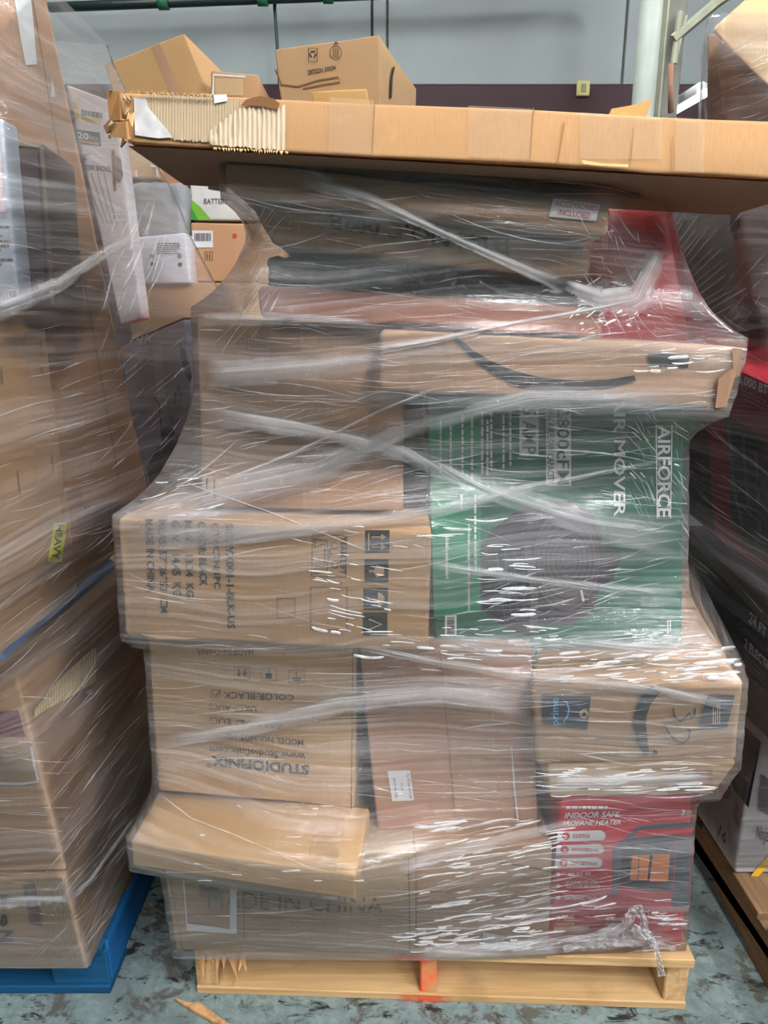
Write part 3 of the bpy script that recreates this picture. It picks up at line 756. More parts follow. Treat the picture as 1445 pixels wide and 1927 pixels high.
# SKU carton
b = mkbox('printed_carton', PY(1.14, -0.02), (221, 976), (813, 1000), (806, 1231), (235, 1197), 0.5, cardboard((196, 154, 110)),
          'wide brown carton with sideways SKU lettering and handling icons', 'carton', M, ext=(0.01, 0.5, 0.0), rad=0.008)
for tx, x0, y0, x1, y1 in (('SKU:YX001-1-BLK-US', 424, 984, 439, 1182), ('QTY/CTN:1PC', 397, 983, 412, 1107), ('COLOR: BLACK', 372, 981, 387, 1102),
                           ('N.W.:  13.34  KG', 347, 979, 362, 1123), ('G.W.:  14.45  KG', 322, 978, 338, 1122), ('MEAS: 57*26*53  CM', 298, 977, 314, 1153), ('MADE IN CHINA', 274, 976, 289, 1113)):
    text(b, tx, cw(x0, y0, x1, y1, 4), INK, bold=0.026)
stroke(b, 'printed_frame', [(588, 1004), (653, 1008), (651, 1085), (587, 1084)], 1.6, INK, closed=True)
text(b, 'TEAM LIFT', cw(640, 1010, 651, 1080), INK, bold=0.02)
def sk(x, y): return (200 + x / 2.89, 850 + y / 2.89)
stroke(b, 'lifting_pictogram', [sk(*p) for p in ((1132, 470), (1136, 520), (1180, 500), (1205, 515), (1200, 480), (1160, 478), (1132, 470))], 1.6, INK)
stroke(b, 'lifting_pictogram', [sk(1240 + 18 * math.cos(k * 0.6), 508 + 18 * math.sin(k * 0.6)) for k in range(11)], 1.5, INK)
stroke(b, 'lifting_pictogram', [sk(*p) for p in ((1188, 530), (1188, 600), (1206, 604), (1208, 535), (1188, 530))], 1.6, INK)
stroke(b, 'lifting_pictogram', [sk(*p) for p in ((1215, 525), (1225, 560), (1208, 570))], 1.6, INK)
stroke(b, 'lifting_pictogram', [sk(*p) for p in ((1132, 660), (1136, 620), (1180, 625), (1205, 610), (1200, 650), (1160, 655), (1132, 660))], 1.6, INK)
stroke(b, 'lifting_pictogram', [sk(1243 + 18 * math.cos(k * 0.6), 612 + 18 * math.sin(k * 0.6)) for k in range(11)], 1.5, INK)
frame(b, 522, 1125, 555, 1162, 1.4); frame(b, 585, 1104, 653, 1184, 1.4)
TANP = cardboard((200, 164, 124))
for i, (x0, y0, x1, y1) in enumerate(((687, 997, 733, 1040), (686, 1052, 731, 1095), (684, 1106, 730, 1147), (683, 1152, 729, 1195))):
    patch(b, 'handling_icon', R(x0, y0, x1, y1), INK)
    mx, my = (x0 + x1) / 2, (y0 + y1) / 2
    if i == 0:
        for dy in (-9, 9):
            stroke(b, 'icon_symbol', [(x0 + 12, my + dy), (x1 - 12, my + dy)], 2.6, TANP, off=0.0034); poly(b, 'icon_symbol', [(x1 - 16, my + dy - 6), (x1 - 6, my + dy), (x1 - 16, my + dy + 6)], TANP, off=0.0034)
        stroke(b, 'icon_symbol', [(x0 + 7, my - 16), (x0 + 7, my + 16)], 2.4, TANP, off=0.0034)
    elif i == 1:
        poly(b, 'icon_symbol', [(mx, my - 11), (mx + 13, my - 8), (mx + 15, my), (mx + 13, my + 8), (mx, my + 11), (mx - 5, my + 2), (mx - 14, my + 2), (mx - 14, my - 2), (mx - 5, my - 2)], TANP, off=0.0034)
    elif i == 2:
        poly(b, 'icon_symbol', [(mx + 4 + 13 * math.cos(t), my + 13 * math.sin(t)) for t in np.linspace(-1.57, 1.57, 9)], TANP, off=0.0034); stroke(b, 'icon_symbol', [(mx - 15, my), (mx + 5, my)], 2, TANP, off=0.0034)
    else:
        stroke(b, 'icon_symbol', [(mx - 12, my - 10), (mx + 12, my), (mx - 12, my + 10)], 3, TANP, off=0.0034)
patch(b, 'packing_tape', ((236, 980), (262, 981), (280, 1195), (250, 1192)), TAPE)
poly(b, 'torn_edge', [(262, 1192), (300, 1193), (380, 1200), (345, 1202), (300, 1201)], cardboard((214, 172, 124)), off=0.003)
# big plain carton above it
b = mkbox('cardboard_carton', PY(1.21), (369, 598), (760, 616), (759, 962), (380, 955), 0.5, cardboard((164, 128, 100)),
          'large plain brown carton standing on the SKU carton', 'carton', M)
poly(b, 'handling_symbol', [(384, 926), (396, 924), (390, 936)], INK); stroke(b, 'handling_symbol', [(390, 900), (390, 928)], 3, INK)
poly(b, 'handling_symbol', [(398, 929), (409, 927), (404, 940)], INK); stroke(b, 'handling_symbol', [(404, 902), (404, 930)], 3, INK)
patch(b, 'packing_tape', ((565, 606), (600, 607), (602, 960), (570, 959)), TAPE)
# dark block painting the shade of the gap beside the green box
b = mkbox('gap_dark', PY(1.29), (748, 742), (796, 744), (808, 970), (752, 966), 0.35, SIDE_DK,
          'dark block added as the shade of the gap left of the green box', 'carton', M)
# green air mover box
GREEN = plain('green_box_print', (20, 94, 72), 0.42, 0.4, vary=0.06); GREEN2 = plain('mid_green_print', (30, 128, 92), 0.42, 0.4, vary=0.05)
b = mkbox('air_mover_box', PY(1.23), (800, 738), (1287, 764), (1284, 1214), (818, 1218), 0.4, GREEN,
          'large dark green air mover box with sideways white lettering', 'box', M, amp=0.001)
def gx(x, y): return (700 + x / 2.408, 700 + y / 2.408)
patch(b, 'printed_panel', (gx(258, 120), gx(495, 140), gx(490, 1085), gx(280, 1110)), GREEN2)
text(b, 'AIR MOVER', cw(1154, 745, 1176, 972), WHITEP, bold=0.012)
text(b, 'AIRFORCE', cw(1236, 800, 1261, 972), WHITEP, bold=0.02); stroke(b, 'printed_frame', [gx(1285, 240), gx(1357, 240), gx(1350, 662), gx(1290, 662)], 2, WHITEP, closed=True)
patch(b, 'printed_panel', R(1027, 762, 1074, 914), PAPER); text(b, '2800cFM', cw(1047, 766, 1071, 911), GREEN, bold=0.012, off=0.003)
text(b, 'MAX AIRFLOW CAPACITY', cw(1029, 766, 1042, 911), GREEN, bold=0.01, off=0.003)
patch(b, 'printed_panel', R(977, 764, 1013, 858), PAPER); text(b, '5 AMP', cw(982, 768, 1008, 854), GREEN, bold=0.012, off=0.003)
for x0, y0, y1 in ((827, 790, 890), (846, 800, 890), (868, 780, 900), (886, 785, 915), (905, 775, 905), (922, 775, 890), (945, 780, 895), (958, 775, 885), (838, 1005, 1085), (866, 930, 960), (880, 990, 1145), (892, 930, 1070), (915, 790, 900)):
    lines(b, 'printed_text', cw(x0, y0, x0 + 5, y1), 1, PAPER, fill=0.8, vary=0.1)
text(b, 'temperature control, 20', cw(825, 800, 833, 885), WHITEP); text(b, 'SERVICE, safety certified', cw(837, 1004, 845, 1088), WHITEP); text(b, 'vehicles, hanging, postal handles and tents', cw(878, 985, 886, 1148), WHITEP); text(b, 'transportation', cw(891, 1020, 899, 1072), WHITEP)
FAN1 = plain('fan_print_black', (52, 46, 54), 0.5); FAN2 = plain('fan_print_grey', (88, 78, 84), 0.5); FAN3 = plain('fan_print_dark', (26, 26, 34), 0.5)
poly(b, 'fan_picture', [gx(*p) for p in ((640, 640), (760, 590), (900, 585), (1000, 640), (1035, 720), (1040, 800), (1110, 800), (1125, 850), (1080, 940), (1030, 980), (1000, 1090), (880, 1145), (740, 1140), (720, 1200), (600, 1150), (500, 1080), (490, 790), (560, 700))], FAN1, off=0.0022)
poly(b, 'fan_picture', [gx(*p) for p in ((500, 790), (700, 790), (740, 1130), (600, 1130), (505, 1075))], FAN3, off=0.0028)
stroke(b, 'fan_picture', [gx(*p) for p in ((700, 780), (735, 1000), (730, 1170))], 14, FAN2, off=0.0034)
poly(b, 'fan_picture', [gx(880 + 150 * math.cos(t), 850 + 230 * math.sin(t)) for t in np.linspace(0, 6.0, 22)], FAN2, off=0.0028)
for k in range(6): stroke(b, 'fan_picture', [gx(880 + (30 + k * 22) * math.cos(t), 850 + (40 + k * 34) * math.sin(t)) for t in np.linspace(0, 6.28, 20)], 1.8, FAN1, off=0.0036)
stroke(b, 'fan_picture', [gx(*p) for p in ((1040, 810), (1105, 830), (1085, 930), (1030, 960))], 8, FAN1, off=0.0028)
for k in range(5): stroke(b, 'fan_picture', [gx(560 + k * 40, 800), gx(600 + k * 30, 1110)], 1.2, FAN2, off=0.0036)
stroke(b, 'fan_picture', [gx(945, 985), gx(955, 1035)], 4, PAPER, off=0.004)
patch(b, 'barcode_label', R(837, 1157, 859, 1196), PAPER); barcode(b, cw(841, 1161, 855, 1192))
lines(b, 'printed_text', cw(1255, 1166, 1264, 1195), 2, PAPER)
# long smile parcel
b = mkbox('long_parcel', PY(1.12), (716, 621), (1396, 652), (1364, 769), (711, 735), 0.3, cardboard((192, 152, 120)),
          'long brown parcel with a black smile stroke above the green box', 'parcel', M, amp=0.003, rad=0.01)
SMILE = b
poly(b, 'smile_logo', [(849, 634), (857, 632), (885, 655), (921, 678), (965, 697), (1008, 708), (1080, 716), (1141, 714), (1192, 706), (1195, 716), (1150, 728), (1090, 736), (997, 732), (960, 722), (926, 703), (890, 676), (864, 650)], INK, off=0.004)
poly(b, 'printed_tape', [(1216, 664), (1296, 668), (1292, 692), (1222, 688)], INK, off=0.004)
patch(b, 'packing_tape', R(770, 623, 850, 738), TAPE, off=0.0035)
# crushed layers above
b = mkbox('flattened_carton', PY(1.16), (480, 536), (1124, 578), (1136, 636), (492, 594), 0.4, cardboard((150, 100, 80)),
          'flattened reddish brown carton lying below the black bags', 'carton', M, amp=0.006, edge_amp=0.004, freq=14, res=0.02)
BAGM = plain('black_plastic_bag', (34, 33, 38), 0.28, 0.6, vary=0.2)
for q, lb in ((((500, 478), (772, 508), (776, 545), (512, 538)), 'crumpled black plastic bag under the left end of the upside down carton'),
              (((778, 512), (1096, 540), (1090, 568), (784, 546)), 'crumpled black plastic bag under the right end of the upside down carton')):
    mkbox('plastic_bag', PY(1.19), *q, 0.35, BAGM, lb, 'bag', M, amp=0.013, rad=0.016, freq=26, res=0.009, group='black bags in the upper stack')
b = mkbox('printed_carton', PY(1.17), (470, 376), (1113, 462), (1109, 528), (516, 462), 0.42, cardboard((150, 122, 98)),
          'brown carton with upside down ITEM number below the accessories carton', 'carton', M, amp=0.003, edge_amp=0.003)
text(b, 'ITEM NO.C 002B', ((957, 484), (618, 430), (618, 400), (957, 452)), INK, bold=0.03)
b = mkbox('long_carton', PY(1.09), (423, 300), (1152, 386), (1146, 441), (423, 352), 0.42, cardboard((172, 132, 94)),
          'long flat carton with red ACCESSORIES sticker directly under the top slab', 'carton', M, amp=0.003, rad=0.008)
patch(b, 'sticker', ((1040, 374), (1128, 386), (1120, 417), (1032, 408)), PAPER, off=0.0035)
text(b, 'ACCESSORIES', ((1044, 377), (1124, 388), (1122, 398), (1043, 389)), REDINK, bold=0.01, off=0.0045)
text(b, 'INCLUDED', ((1050, 394), (1110, 402), (1108, 413), (1049, 405)), REDINK, bold=0.01, off=0.0045)
REDC = plain('red_carton', (170, 34, 40), 0.4, 0.5, vary=0.1)
b = mkbox('red_carton', PY(1.36), (1112, 392), (1252, 384), (1306, 690), (1124, 676), 0.3, REDC, 'plain red carton behind the right end of the upper cartons', 'carton', M)
poly(b, 'orange_label', [(1133, 440), (1146, 434), (1142, 470), (1132, 468)], plain('orange_label', (226, 130, 40), 0.5), off=0.003)

# ------------------------------------------------------------------ long slab carton on top
SLABM = cardboard(C_SLAB, 'z')
b = mkbox('slab_carton', PY(1.02), (214, 170), (1560, 234), (1560, 342), (240, 268), 0.27, SLABM,
          'very long flat carton lying across the top with torn left corner', 'carton', None, amp=0.0022, rad=0.005, edge_amp=0.0025)
SL = b
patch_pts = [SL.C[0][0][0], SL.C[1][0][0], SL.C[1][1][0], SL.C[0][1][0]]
mesh_obj('underside_shade', [p + Vector((0, 0, -0.004)) for p in patch_pts], [(3, 2, 1, 0)], cardboard((122, 94, 76)), b.o)  # darker cardboard layer that paints shade onto the slab's underside
KRAFT = cardboard((192, 170, 136)); KLIGHT = cardboard((222, 176, 122))
def ridged(b, name, outline, ridge_px, mat, depth=0.002, off=0.004, label=None):
    """torn area showing the corrugation: vertical ridges clipped to an outline y range per column"""
    pl = face_plane(b, 'main'); V = []; fs = []; rr = random.Random(len(outline))
    xs = np.arange(outline[0][0], outline[-1][0], ridge_px / 4)
    ox = [p[0] for p in outline]; o1 = [p[1] for p in outline]; o2 = [p[2] for p in outline]
    ny = 6
    for i, x in enumerate(xs):
        y0 = np.interp(x, ox, o1) + rr.uniform(-1.5, 1.5); y1 = np.interp(x, ox, o2) + rr.uniform(-2.5, 2.5)
        for j in range(ny + 1):
            y = y0 + (y1 - y0) * j / ny
            h = off + depth * math.sin(i * math.pi / 2) * (0.6 + 0.8 * noise.noise(Vector((x * 0.11, y * 0.05, 9)))) + depth * 1.2 * noise.noise(Vector((x * 0.09, y * 0.07, 3)))
            V.append(pl.hit(x, y) + pl.n * h)
        if i:
            for j in range(ny):
                a = (i - 1) * (ny + 1) + j; c = i * (ny + 1) + j; fs.append((a, a + 1, c + 1, c))
    o = mesh_obj(name, V, fs, mat, b.o, smooth=True)
    if label: o['label'] = label
ridged(b, 'torn_facing', [(275, 180, 232), (300, 178, 258), (345, 180, 266), (400, 176, 268), (430, 190, 270), (455, 190, 262)], 5.5, cardboard((172, 152, 124)), 0.0008, 0.003, 'torn outer paper showing grey inner layer')
ridged(b, 'exposed_corrugation', [(395, 250, 272), (420, 228, 276), (450, 206, 278), (480, 200, 281), (520, 206, 284), (541, 196, 286)], 9, cardboard((196, 176, 150)), 0.0022, 0.004, 'exposed ribbed corrugation')
poly(b, 'dent_hole', [(455, 202), (466, 190), (490, 184), (515, 188), (528, 198), (524, 210), (500, 204), (475, 202)], cardboard((120, 82, 50)), off=0.0075)
poly(b, 'label_remnant', [(254, 186), (275, 185), (282, 205), (298, 224), (318, 248), (326, 260), (300, 262), (256, 256)], plain('scuffed_label', (188, 186, 184), 0.6, vary=0.2, scale=60), off=0.0045)
poly(b, 'label_remnant', [(404, 181), (428, 180), (430, 192), (405, 197)], PAPER, off=0.0055)
for q in (((620, 184), (705, 190), (703, 292), (618, 286)), ((880, 200), (1000, 206), (996, 300), (880, 296)), ((1090, 214), (1245, 222), (1242, 300), (1090, 300)), ((1270, 222), (1325, 226), (1322, 326), (1268, 322))):
    patch(b, 'packing_tape', q, TAPE, off=0.0035)
for px in ([(705, 190), (703, 240), (700, 290)], [(1003, 204), (996, 304)], [(1061, 230), (1048, 310)], [(1190, 240), (1184, 315)], [(1264, 258), (1266, 320)]):
    stroke(b, 'crease', px, 1.8, cardboard((150, 108, 66)), off=0.0035)
poly(b, 'edge_tear', [(1092, 302), (1096, 310), (1130, 313), (1180, 316), (1180, 311), (1130, 309)], KLIGHT, off=0.005)
# frayed top edge and crushed corner flaps
def flap(b, name, pts, mat, thick=0.003, seed=0):
    V = [Vector(p) for p in pts]; n = len(V)
    nn = (V[1] - V[0]).cross(V[2] - V[0]).normalized() * thick
    V2 = [p + nn for p in V]
    mesh_obj(name, V + V2, [tuple(range(n))[::-1], tuple(range(n, 2 * n))] + [(i, (i + 1) % n, n + (i + 1) % n, n + i) for i in range(n)], mat, b.o)
pf = PY(1.01)
for i in range(26):
    rr = random.Random(100 + i); u = rr.uniform(203, 242); v = rr.uniform(160, 268)
    y = 1.0 + rr.uniform(-0.012, 0.03); s = rr.uniform(6, 15)
    base = [PY(y).hit(u, v), PY(y - rr.uniform(-.01, .02)).hit(u + s * rr.uniform(.3, .9), v + s * rr.uniform(-.6, .9)), PY(y + rr.uniform(-.015, .01)).hit(u + s * rr.uniform(-.5, .5), v + s * rr.uniform(.4, 1.4))]
    flap(b, 'crushed_flap', base, rr.choice([KLIGHT, KRAFT, cardboard((130, 92, 58)), SLABM]), 0.002)
flap(b, 'corner_flap', [PY(1.0).hit(200, 172), PY(0.995).hit(224, 172), PY(0.99).hit(226, 226), PY(1.0).hit(206, 228)], cardboard((150, 108, 66)), 0.004)
flap(b, 'corner_flap', [PY(1.0).hit(206, 232), PY(0.985).hit(236, 228), PY(0.99).hit(240, 262), PY(1.0).hit(212, 258)], cardboard((186, 138, 90)), 0.004)
flap(b, 'corner_flap', [PY(1.0).hit(194, 238), PY(1.0).hit(208, 222), PY(1.0).hit(212, 246), PY(1.0).hit(200, 250)], cardboard((110, 76, 46)), 0.004)
for i in range(60):
    rr = random.Random(300 + i); u = 245 + i * 5 + rr.uniform(-2, 2)
    if u > 545: break
    vb = 268 + (u - 240) * 0.056 if u > 400 else 172 + (u - 214) * 0.0475
    h = rr.uniform(2, 6)
    flap(b, 'frayed_fibre', [PY(1.012).hit(u, vb), PY(1.012).hit(u + 4, vb), PY(1.006).hit(u + 2 + rr.uniform(-2, 2), vb + (h if u > 400 else -h))], KLIGHT, 0.0015)
def slab_top(u, y):
    x = PY(y).hit(u, 215).x; c0, c1 = SL.C[0][0][1], SL.C[1][0][1]; f = (x - c0.x) / (c1.x - c0.x); return Vector((x, y, c0.z + (c1.z - c0.z) * f))
flap(b, 'lifted_flap', [slab_top(1120, 1.20), slab_top(1196, 1.24), PY(1.25).hit(1224, 186), PY(1.23).hit(1196, 197), PY(1.22).hit(1150, 205)], cardboard((196, 146, 92)), 0.003)
poly(SL, 'underside_slit', [(1155, 358), (1180, 355), (1192, 357), (1212, 358), (1192, 363), (1180, 361)], SIDE_DK, 'bottom', 0.007)
flap(SMILE, 'end_flap', [PY(1.105).hit(1352, 712), PY(1.10).hit(1376, 694), PY(1.10).hit(1386, 700), PY(1.105).hit(1366, 766), PY(1.108).hit(1346, 768)], cardboard((146, 112, 88)), 0.003)
flap(SMILE, 'end_flap', [PY(1.11).hit(1378, 655), PY(1.105).hit(1396, 656), PY(1.105).hit(1392, 706), PY(1.11).hit(1380, 712)], cardboard((156, 126, 104)), 0.003)
# ------------------------------------------------------------------ left stack
LF = 'left'
def side_quad(pl, y0, y1, z0, z1):
    def q(y, z): return proj((((pl.d - pl.n.y * y - pl.n.z * z) / pl.n.x), y, z))
    return q(y0, z1), q(y1, z1), q(y1, z0), q(y0, z0)
LP = PX(-0.687, 0.0, 0.092)
b = mkbox('cardboard_carton', LP, *side_quad(LP, 1.105, 1.95, 0.128, 0.342), 0.7, cardboard((166, 136, 106)),
          'worn brown carton with ribbed torn corner lowest on the blue pallet', 'carton', LF, amp=0.003, ext=(-0.7, 0, 0))
BOT = b
for tx, q in (('R', cw(0, 1682, 14, 1712)), ('9', cw(-6, 1718, 16, 1742)), ('N', cw(0, 1748, 26, 1770))):
    text(b, tx, q, INK, 'left', bold=0.04)
pl_ = face_plane(b, 'left')
def ridged_face(b, face, quad, n, mat, name, depth=0.0025, off=0.004):
    pl = face_plane(b, face); TL, TR, BR, BL = [Vector(p) for p in quad]; V = []; fs = []; ny = 6; rr = random.Random(n)
    for i in range(n * 4 + 1):
        x = i / (n * 4)
        for j in range(ny + 1):
            y = j / ny
            p = (TL * (1 - x) + TR * x) * (1 - y) + (BL * (1 - x) + BR * x) * y
            V.append(pl.hit(p.x, p.y) + pl.n * (off + depth * math.sin(i * math.pi / 2)))
        if i:
            for j in range(ny):
                a = (i - 1) * (ny + 1) + j; c = i * (ny + 1) + j; fs.append((a, a + 1, c + 1, c))
    return mesh_obj(name, V, fs, mat, b.o, smooth=True)
ridged_face(b, 'left', ((66, 1652), (118, 1650), (152, 1800), (100, 1800)), 10, cardboard((158, 136, 104)), 'exposed_corrugation')
poly(b, 'worn_patch', [(45, 1662), (66, 1660), (80, 1740), (58, 1735)], INK_FAINT, 'left', 0.004)
b = mkbox('tall_carton', LP, *side_quad(LP, 1.11, 1.95, 0.350, 0.755), 0.7, cardboard((176, 140, 108)),
          'big brown carton with torn side and maroon label in the left stack', 'carton', LF, amp=0.003, ext=(-0.7, 0, 0))
TORN = cardboard((206, 182, 132))
def ridged_side(b, outline, ridge, mat, name):
    pl = face_plane(b, 'main'); V = []; fs = []; ny = 5
    ox = [p[0] for p in outline]; o1 = [p[1] for p in outline]; o2 = [p[2] for p in outline]
    xs = np.arange(ox[0], ox[-1], ridge / 4)
    for i, x in enumerate(xs):
        y0 = np.interp(x, ox, o1); y1 = np.interp(x, ox, o2)
        for j in range(ny + 1):
            y = y0 + (y1 - y0) * j / ny
            V.append(pl.hit(x, y) + pl.n * (0.004 + 0.0018 * math.sin(i * math.pi / 2)))
        if i:
            for j in range(ny):
                a = (i - 1) * (ny + 1) + j; c = i * (ny + 1) + j; fs.append((a, a + 1, c + 1, c))
    return mesh_obj(name, V, fs, mat, b.o, smooth=True)
ridged_side(b, [(60, 1336, 1352), (85, 1306, 1334), (120, 1268, 1316), (150, 1240, 1298), (172, 1220, 1286), (180, 1222, 1278)], 5, TORN, 'exposed_corrugation')
MRED = plain('maroon_label', (112, 40, 50), 0.5)
patch(b, 'maroon_label', ((-40, 1342), (36, 1334), (50, 1384), (-30, 1384)), MRED, 'left', 0.004)
patch(b, 'clear_window', ((-60, 1400), (58, 1398), (72, 1465), (-50, 1470)), TAPE, 'left', 0.004)
stroke(b, 'label_border', [(61, 1402), (68, 1440), (74, 1468), (40, 1472), (-40, 1470)], 5, PAPER, 'left', 0.005)
poly(b, 'paper_scrap', [(157, 1303), (170, 1296), (171, 1307), (165, 1308)], PAPER, off=0.004)
# blue sheet between the cartons
BLUES = plain('blue_plastic_sheet', (66, 124, 200), 0.45, 0.4)
ptop = PZ(0.775)
V = [ptop.hit(u, v) for u, v in ((-60, 1262), (8, 1240), (60, 1192), (130, 1135), (215, 1066), (206, 1060), (120, 1120), (40, 1180), (-70, 1236))]
n_ = len(V); Vt = [p + Vector((0, 0, 0.012)) for p in V]
sh = mesh_obj('blue_sheet', V + Vt, [tuple(range(n_))[::-1], tuple(range(n_, 2 * n_))] + [(i, (i + 1) % n_, n_ + (i + 1) % n_, n_ + i) for i in range(n_)], BLUES)
tag(sh, 'bright blue plastic sheet edge between two cartons of the left stack', 'sheet')
# HEAVY carton
HP = PX(-0.645)
b = mkbox('heavy_carton', HP, *side_quad(HP, 1.0, 1.40, 0.80, 1.357), 0.7, cardboard((182, 142, 102)),
          'large brown carton with a yellow HEAVY sticker in the left stack', 'carton', LF, amp=0.002)
YEL = plain('yellow_sticker', (222, 214, 40), 0.45)
patch(b, 'heavy_sticker', ((100, 983), (124, 984), (114, 1058), (87, 1057)), YEL, off=0.0026, n=(4, 6))
text(b, 'HEAVY', ((116, 987), (108, 1053), (94, 1053), (104, 987)), INK, bold=0.02, off=0.0036)
for px in ([(73, 640), (76, 672)], [(74, 690), (79, 705)], [(95, 858), (98, 890)], [(30, 885), (36, 935)], [(0, 690), (2, 722)]):
    stroke(b, 'staple_slit', px, 1.4, INK_FAINT)
patch(b, 'packing_tape', ((40, 600), (80, 598), (128, 1115), (90, 1145)), TAPE)
# carton behind it
SP = PX(-0.655)
b = mkbox('small_carton', SP, *side_quad(SP, 1.42, 1.72, 0.80, 1.01), 0.25, cardboard((174, 132, 96)),
          'small brown carton with a printed panel just behind the HEAVY carton', 'carton', LF)
poly(b, 'printed_panel', [(156, 940), (188, 911), (190, 935), (158, 962)], INK); 
for x in (197, 204): stroke(b, 'handling_symbol', [(x, 906), (x + 1, 926)], 2, INK)
lines(b, 'printed_text', ((158, 944), (186, 917), (188, 931), (160, 957)), 3, cardboard((150, 120, 92)), off=0.0036)
# black carton with open edges on the heavy carton
b = mkbox('dark_carton', PY(1.27), (-60, 258), (82, 268), (104, 580), (-50, 584), 0.16, plain('dark_grey_carton', (84, 72, 66), 0.6, vary=0.2),
          'dark grey carton with scuffed edges standing on the HEAVY carton', 'carton', LF, ext=(-0.02, 0.17, 0))
stroke(b, 'worn_edge', [(6, 266), (30, 270), (80, 274)], 9, cardboard((150, 132, 104)), off=0.003)
stroke(b, 'worn_edge', [(79, 275), (84, 330), (92, 450), (100, 572)], 7, cardboard((132, 112, 88)), off=0.003)
stroke(b, 'worn_edge', [(74, 290), (90, 560)], 2.5, INK, off=0.0045)
# white leaflet box at the frame edge
LEAF = plain('pale_blue_carton', (156, 165, 176), 0.45, vary=0.05)
b = mkbox('leaflet_box', PY(1.18), (-110, 212), (4, 222), (36, 572), (-80, 572), 0.05, LEAF, 'narrow white and blue printed box at the left picture edge', 'box', LF)
patch(b, 'printed_panel', ((-60, 280), (2, 282), (10, 400), (-60, 400)), plain('pink_print', (204, 178, 180), 0.5))
lines(b, 'printed_text', ((-60, 420), (20, 420), (28, 500), (-50, 500)), 9, INK_FAINT)
patch(b, 'barcode_label', ((16, 545), (33, 545), (35, 562), (18, 563)), PAPER); barcode(b, ((18, 547), (32, 547), (33, 559), (20, 560)))
# long leaning carton
b = mkbox('tall_leaning_carton', PY(1.50, 0.0, 0.0), (-120, -60), (76, -60), (282, 940), (100, 960), 0.2, cardboard((184, 142, 106)),
          'very tall brown carton leaning left with white tape on its edge', 'carton', LF, ext=(-0.10, 0.2, 0.0), amp=0.002)
LC = b
stroke(b, 'carton_seam', [(60, -20), (104, 250), (146, 450), (224, 900)], 2.0, cardboard((140, 106, 80)))
poly(b, 'white_tape', [(26, -20), (58, -20), (66, 60), (71, 122), (50, 124), (38, 60)], plain('white_tape_opaque', (216, 220, 220), 0.4), off=0.003)
poly(b, 'paper_scrap', [(99, 147), (106, 184), (97, 183)], PAPER, 'main', 0.003)
patch(b, 'packing_tape', ((100, 600), (140, 600), (170, 900), (130, 900)), TAPE)
# snow shovel carton
SNOW = plain('white_glossy_carton', (226, 227, 234), 0.4, vary=0.04)
b = mkbox('snow_shovel_carton', PY(1.74), (122, 158), (216, 192), (268, 600), (226, 612), 0.06, SNOW,
          'tall white snow shovel carton leaning beside the tall brown carton', 'carton', LF, amp=0.001)
GREYP = plain('grey_print', (92, 94, 98), 0.5); YB = plain('yellow_print', (206, 170, 70), 0.5)
patch(b, 'printed_panel', ((141, 243), (188, 250), (191, 275), (145, 270)), GREYP)
text(b, '20', ((146, 248), (168, 252), (169, 264), (147, 261)), WHITEP, bold=0.03, off=0.003); text(b, 'INCH', ((170, 256), (186, 259), (187, 266), (171, 264)), PAPER, off=0.003)
poly(b, 'printed_band', [(149, 264), (188, 270), (188, 274), (150, 268)], YB, off=0.003)
text(b, '12"', ((149, 288), (170, 289), (170, 301), (150, 300)), GREYP, bold=0.01)
text(b, 'SNOW SHOVEL', ((152, 309), (211, 313), (211, 323), (153, 321)), GREYP, bold=0.01)
poly(b, 'printed_band', [(154, 219), (190, 227), (190, 234), (155, 225)], YB); lines(b, 'printed_text', ((153, 205), (196, 212), (196, 224), (154, 217)), 1, GREYP, fill=0.85)
poly(b, 'brand_mark', [(134, 193), (142, 192), (148, 200), (149, 224), (145, 225), (143, 205), (137, 203)], YB); stroke(b, 'brand_mark', [(136, 206), (142, 226)], 3, GREYP)
stroke(b, 'shovel_picture', [(213, 283), (217, 360)], 6, plain('brown_print', (128, 110, 96), 0.5)); poly(b, 'shovel_picture', [(218, 292), (228, 300), (232, 330), (226, 345), (219, 340)], plain('mauve_print', (140, 128, 140), 0.5))
for k in range(4): stroke(b, 'shovel_picture', [(160 + k * 12, 325), (195 + k * 8, 420)], 1, GREYP)
# infrared heater box
LAV = plain('lavender_print', (172, 172, 194), 0.45, vary=0.1); DKG = plain('charcoal_print', (58, 56, 62), 0.45); SILV = plain('silver_print', (186, 196, 212), 0.4)
b = mkbox('air_heater_box', PY(1.60, -0.25), (224, 652), (346, 600), (370, 852), (272, 935), 0.3, LAV,
          'grey printed air heater box with red edge in the left stack', 'box', LF, amp=0.001)
pl2 = face_plane(b, 'main')
poly(b, 'printed_panel', [(226, 700), (238, 760), (268, 880), (286, 924), (272, 935), (250, 850)], REDINK)
patch(b, 'heater_picture', ((286, 650), (304, 645), (318, 800), (302, 806)), SILV, n=(3, 6))
poly(b, 'heater_picture', [(303, 806), (320, 798), (330, 812), (322, 832), (306, 835)], DKG)
poly(b, 'heater_picture', [(276, 880), (300, 838), (368, 800), (370, 850), (286, 924)], DKG, off=0.002)
stroke(b, 'heater_picture', [(330, 740), (336, 725), (342, 745), (338, 770), (330, 760), (330, 740)], 2.5, DKG); poly(b, 'heater_picture', [(338, 650), (350, 660), (362, 710), (358, 722), (344, 690)], DKG)
stroke(b, 'heater_picture', [(286, 740), (300, 760), (306, 830)], 2.5, DKG); stroke(b, 'heater_picture', [(322, 780), (326, 800), (336, 790)], 2, DKG)
text(b, 'AIR HEATER', ((238, 664), (280, 650), (281, 659), (239, 674)), WHITEP, bold=0.02); text(b, 'VA', ((257, 636), (284, 625), (285, 642), (260, 652)), WHITEP, bold=0.02)
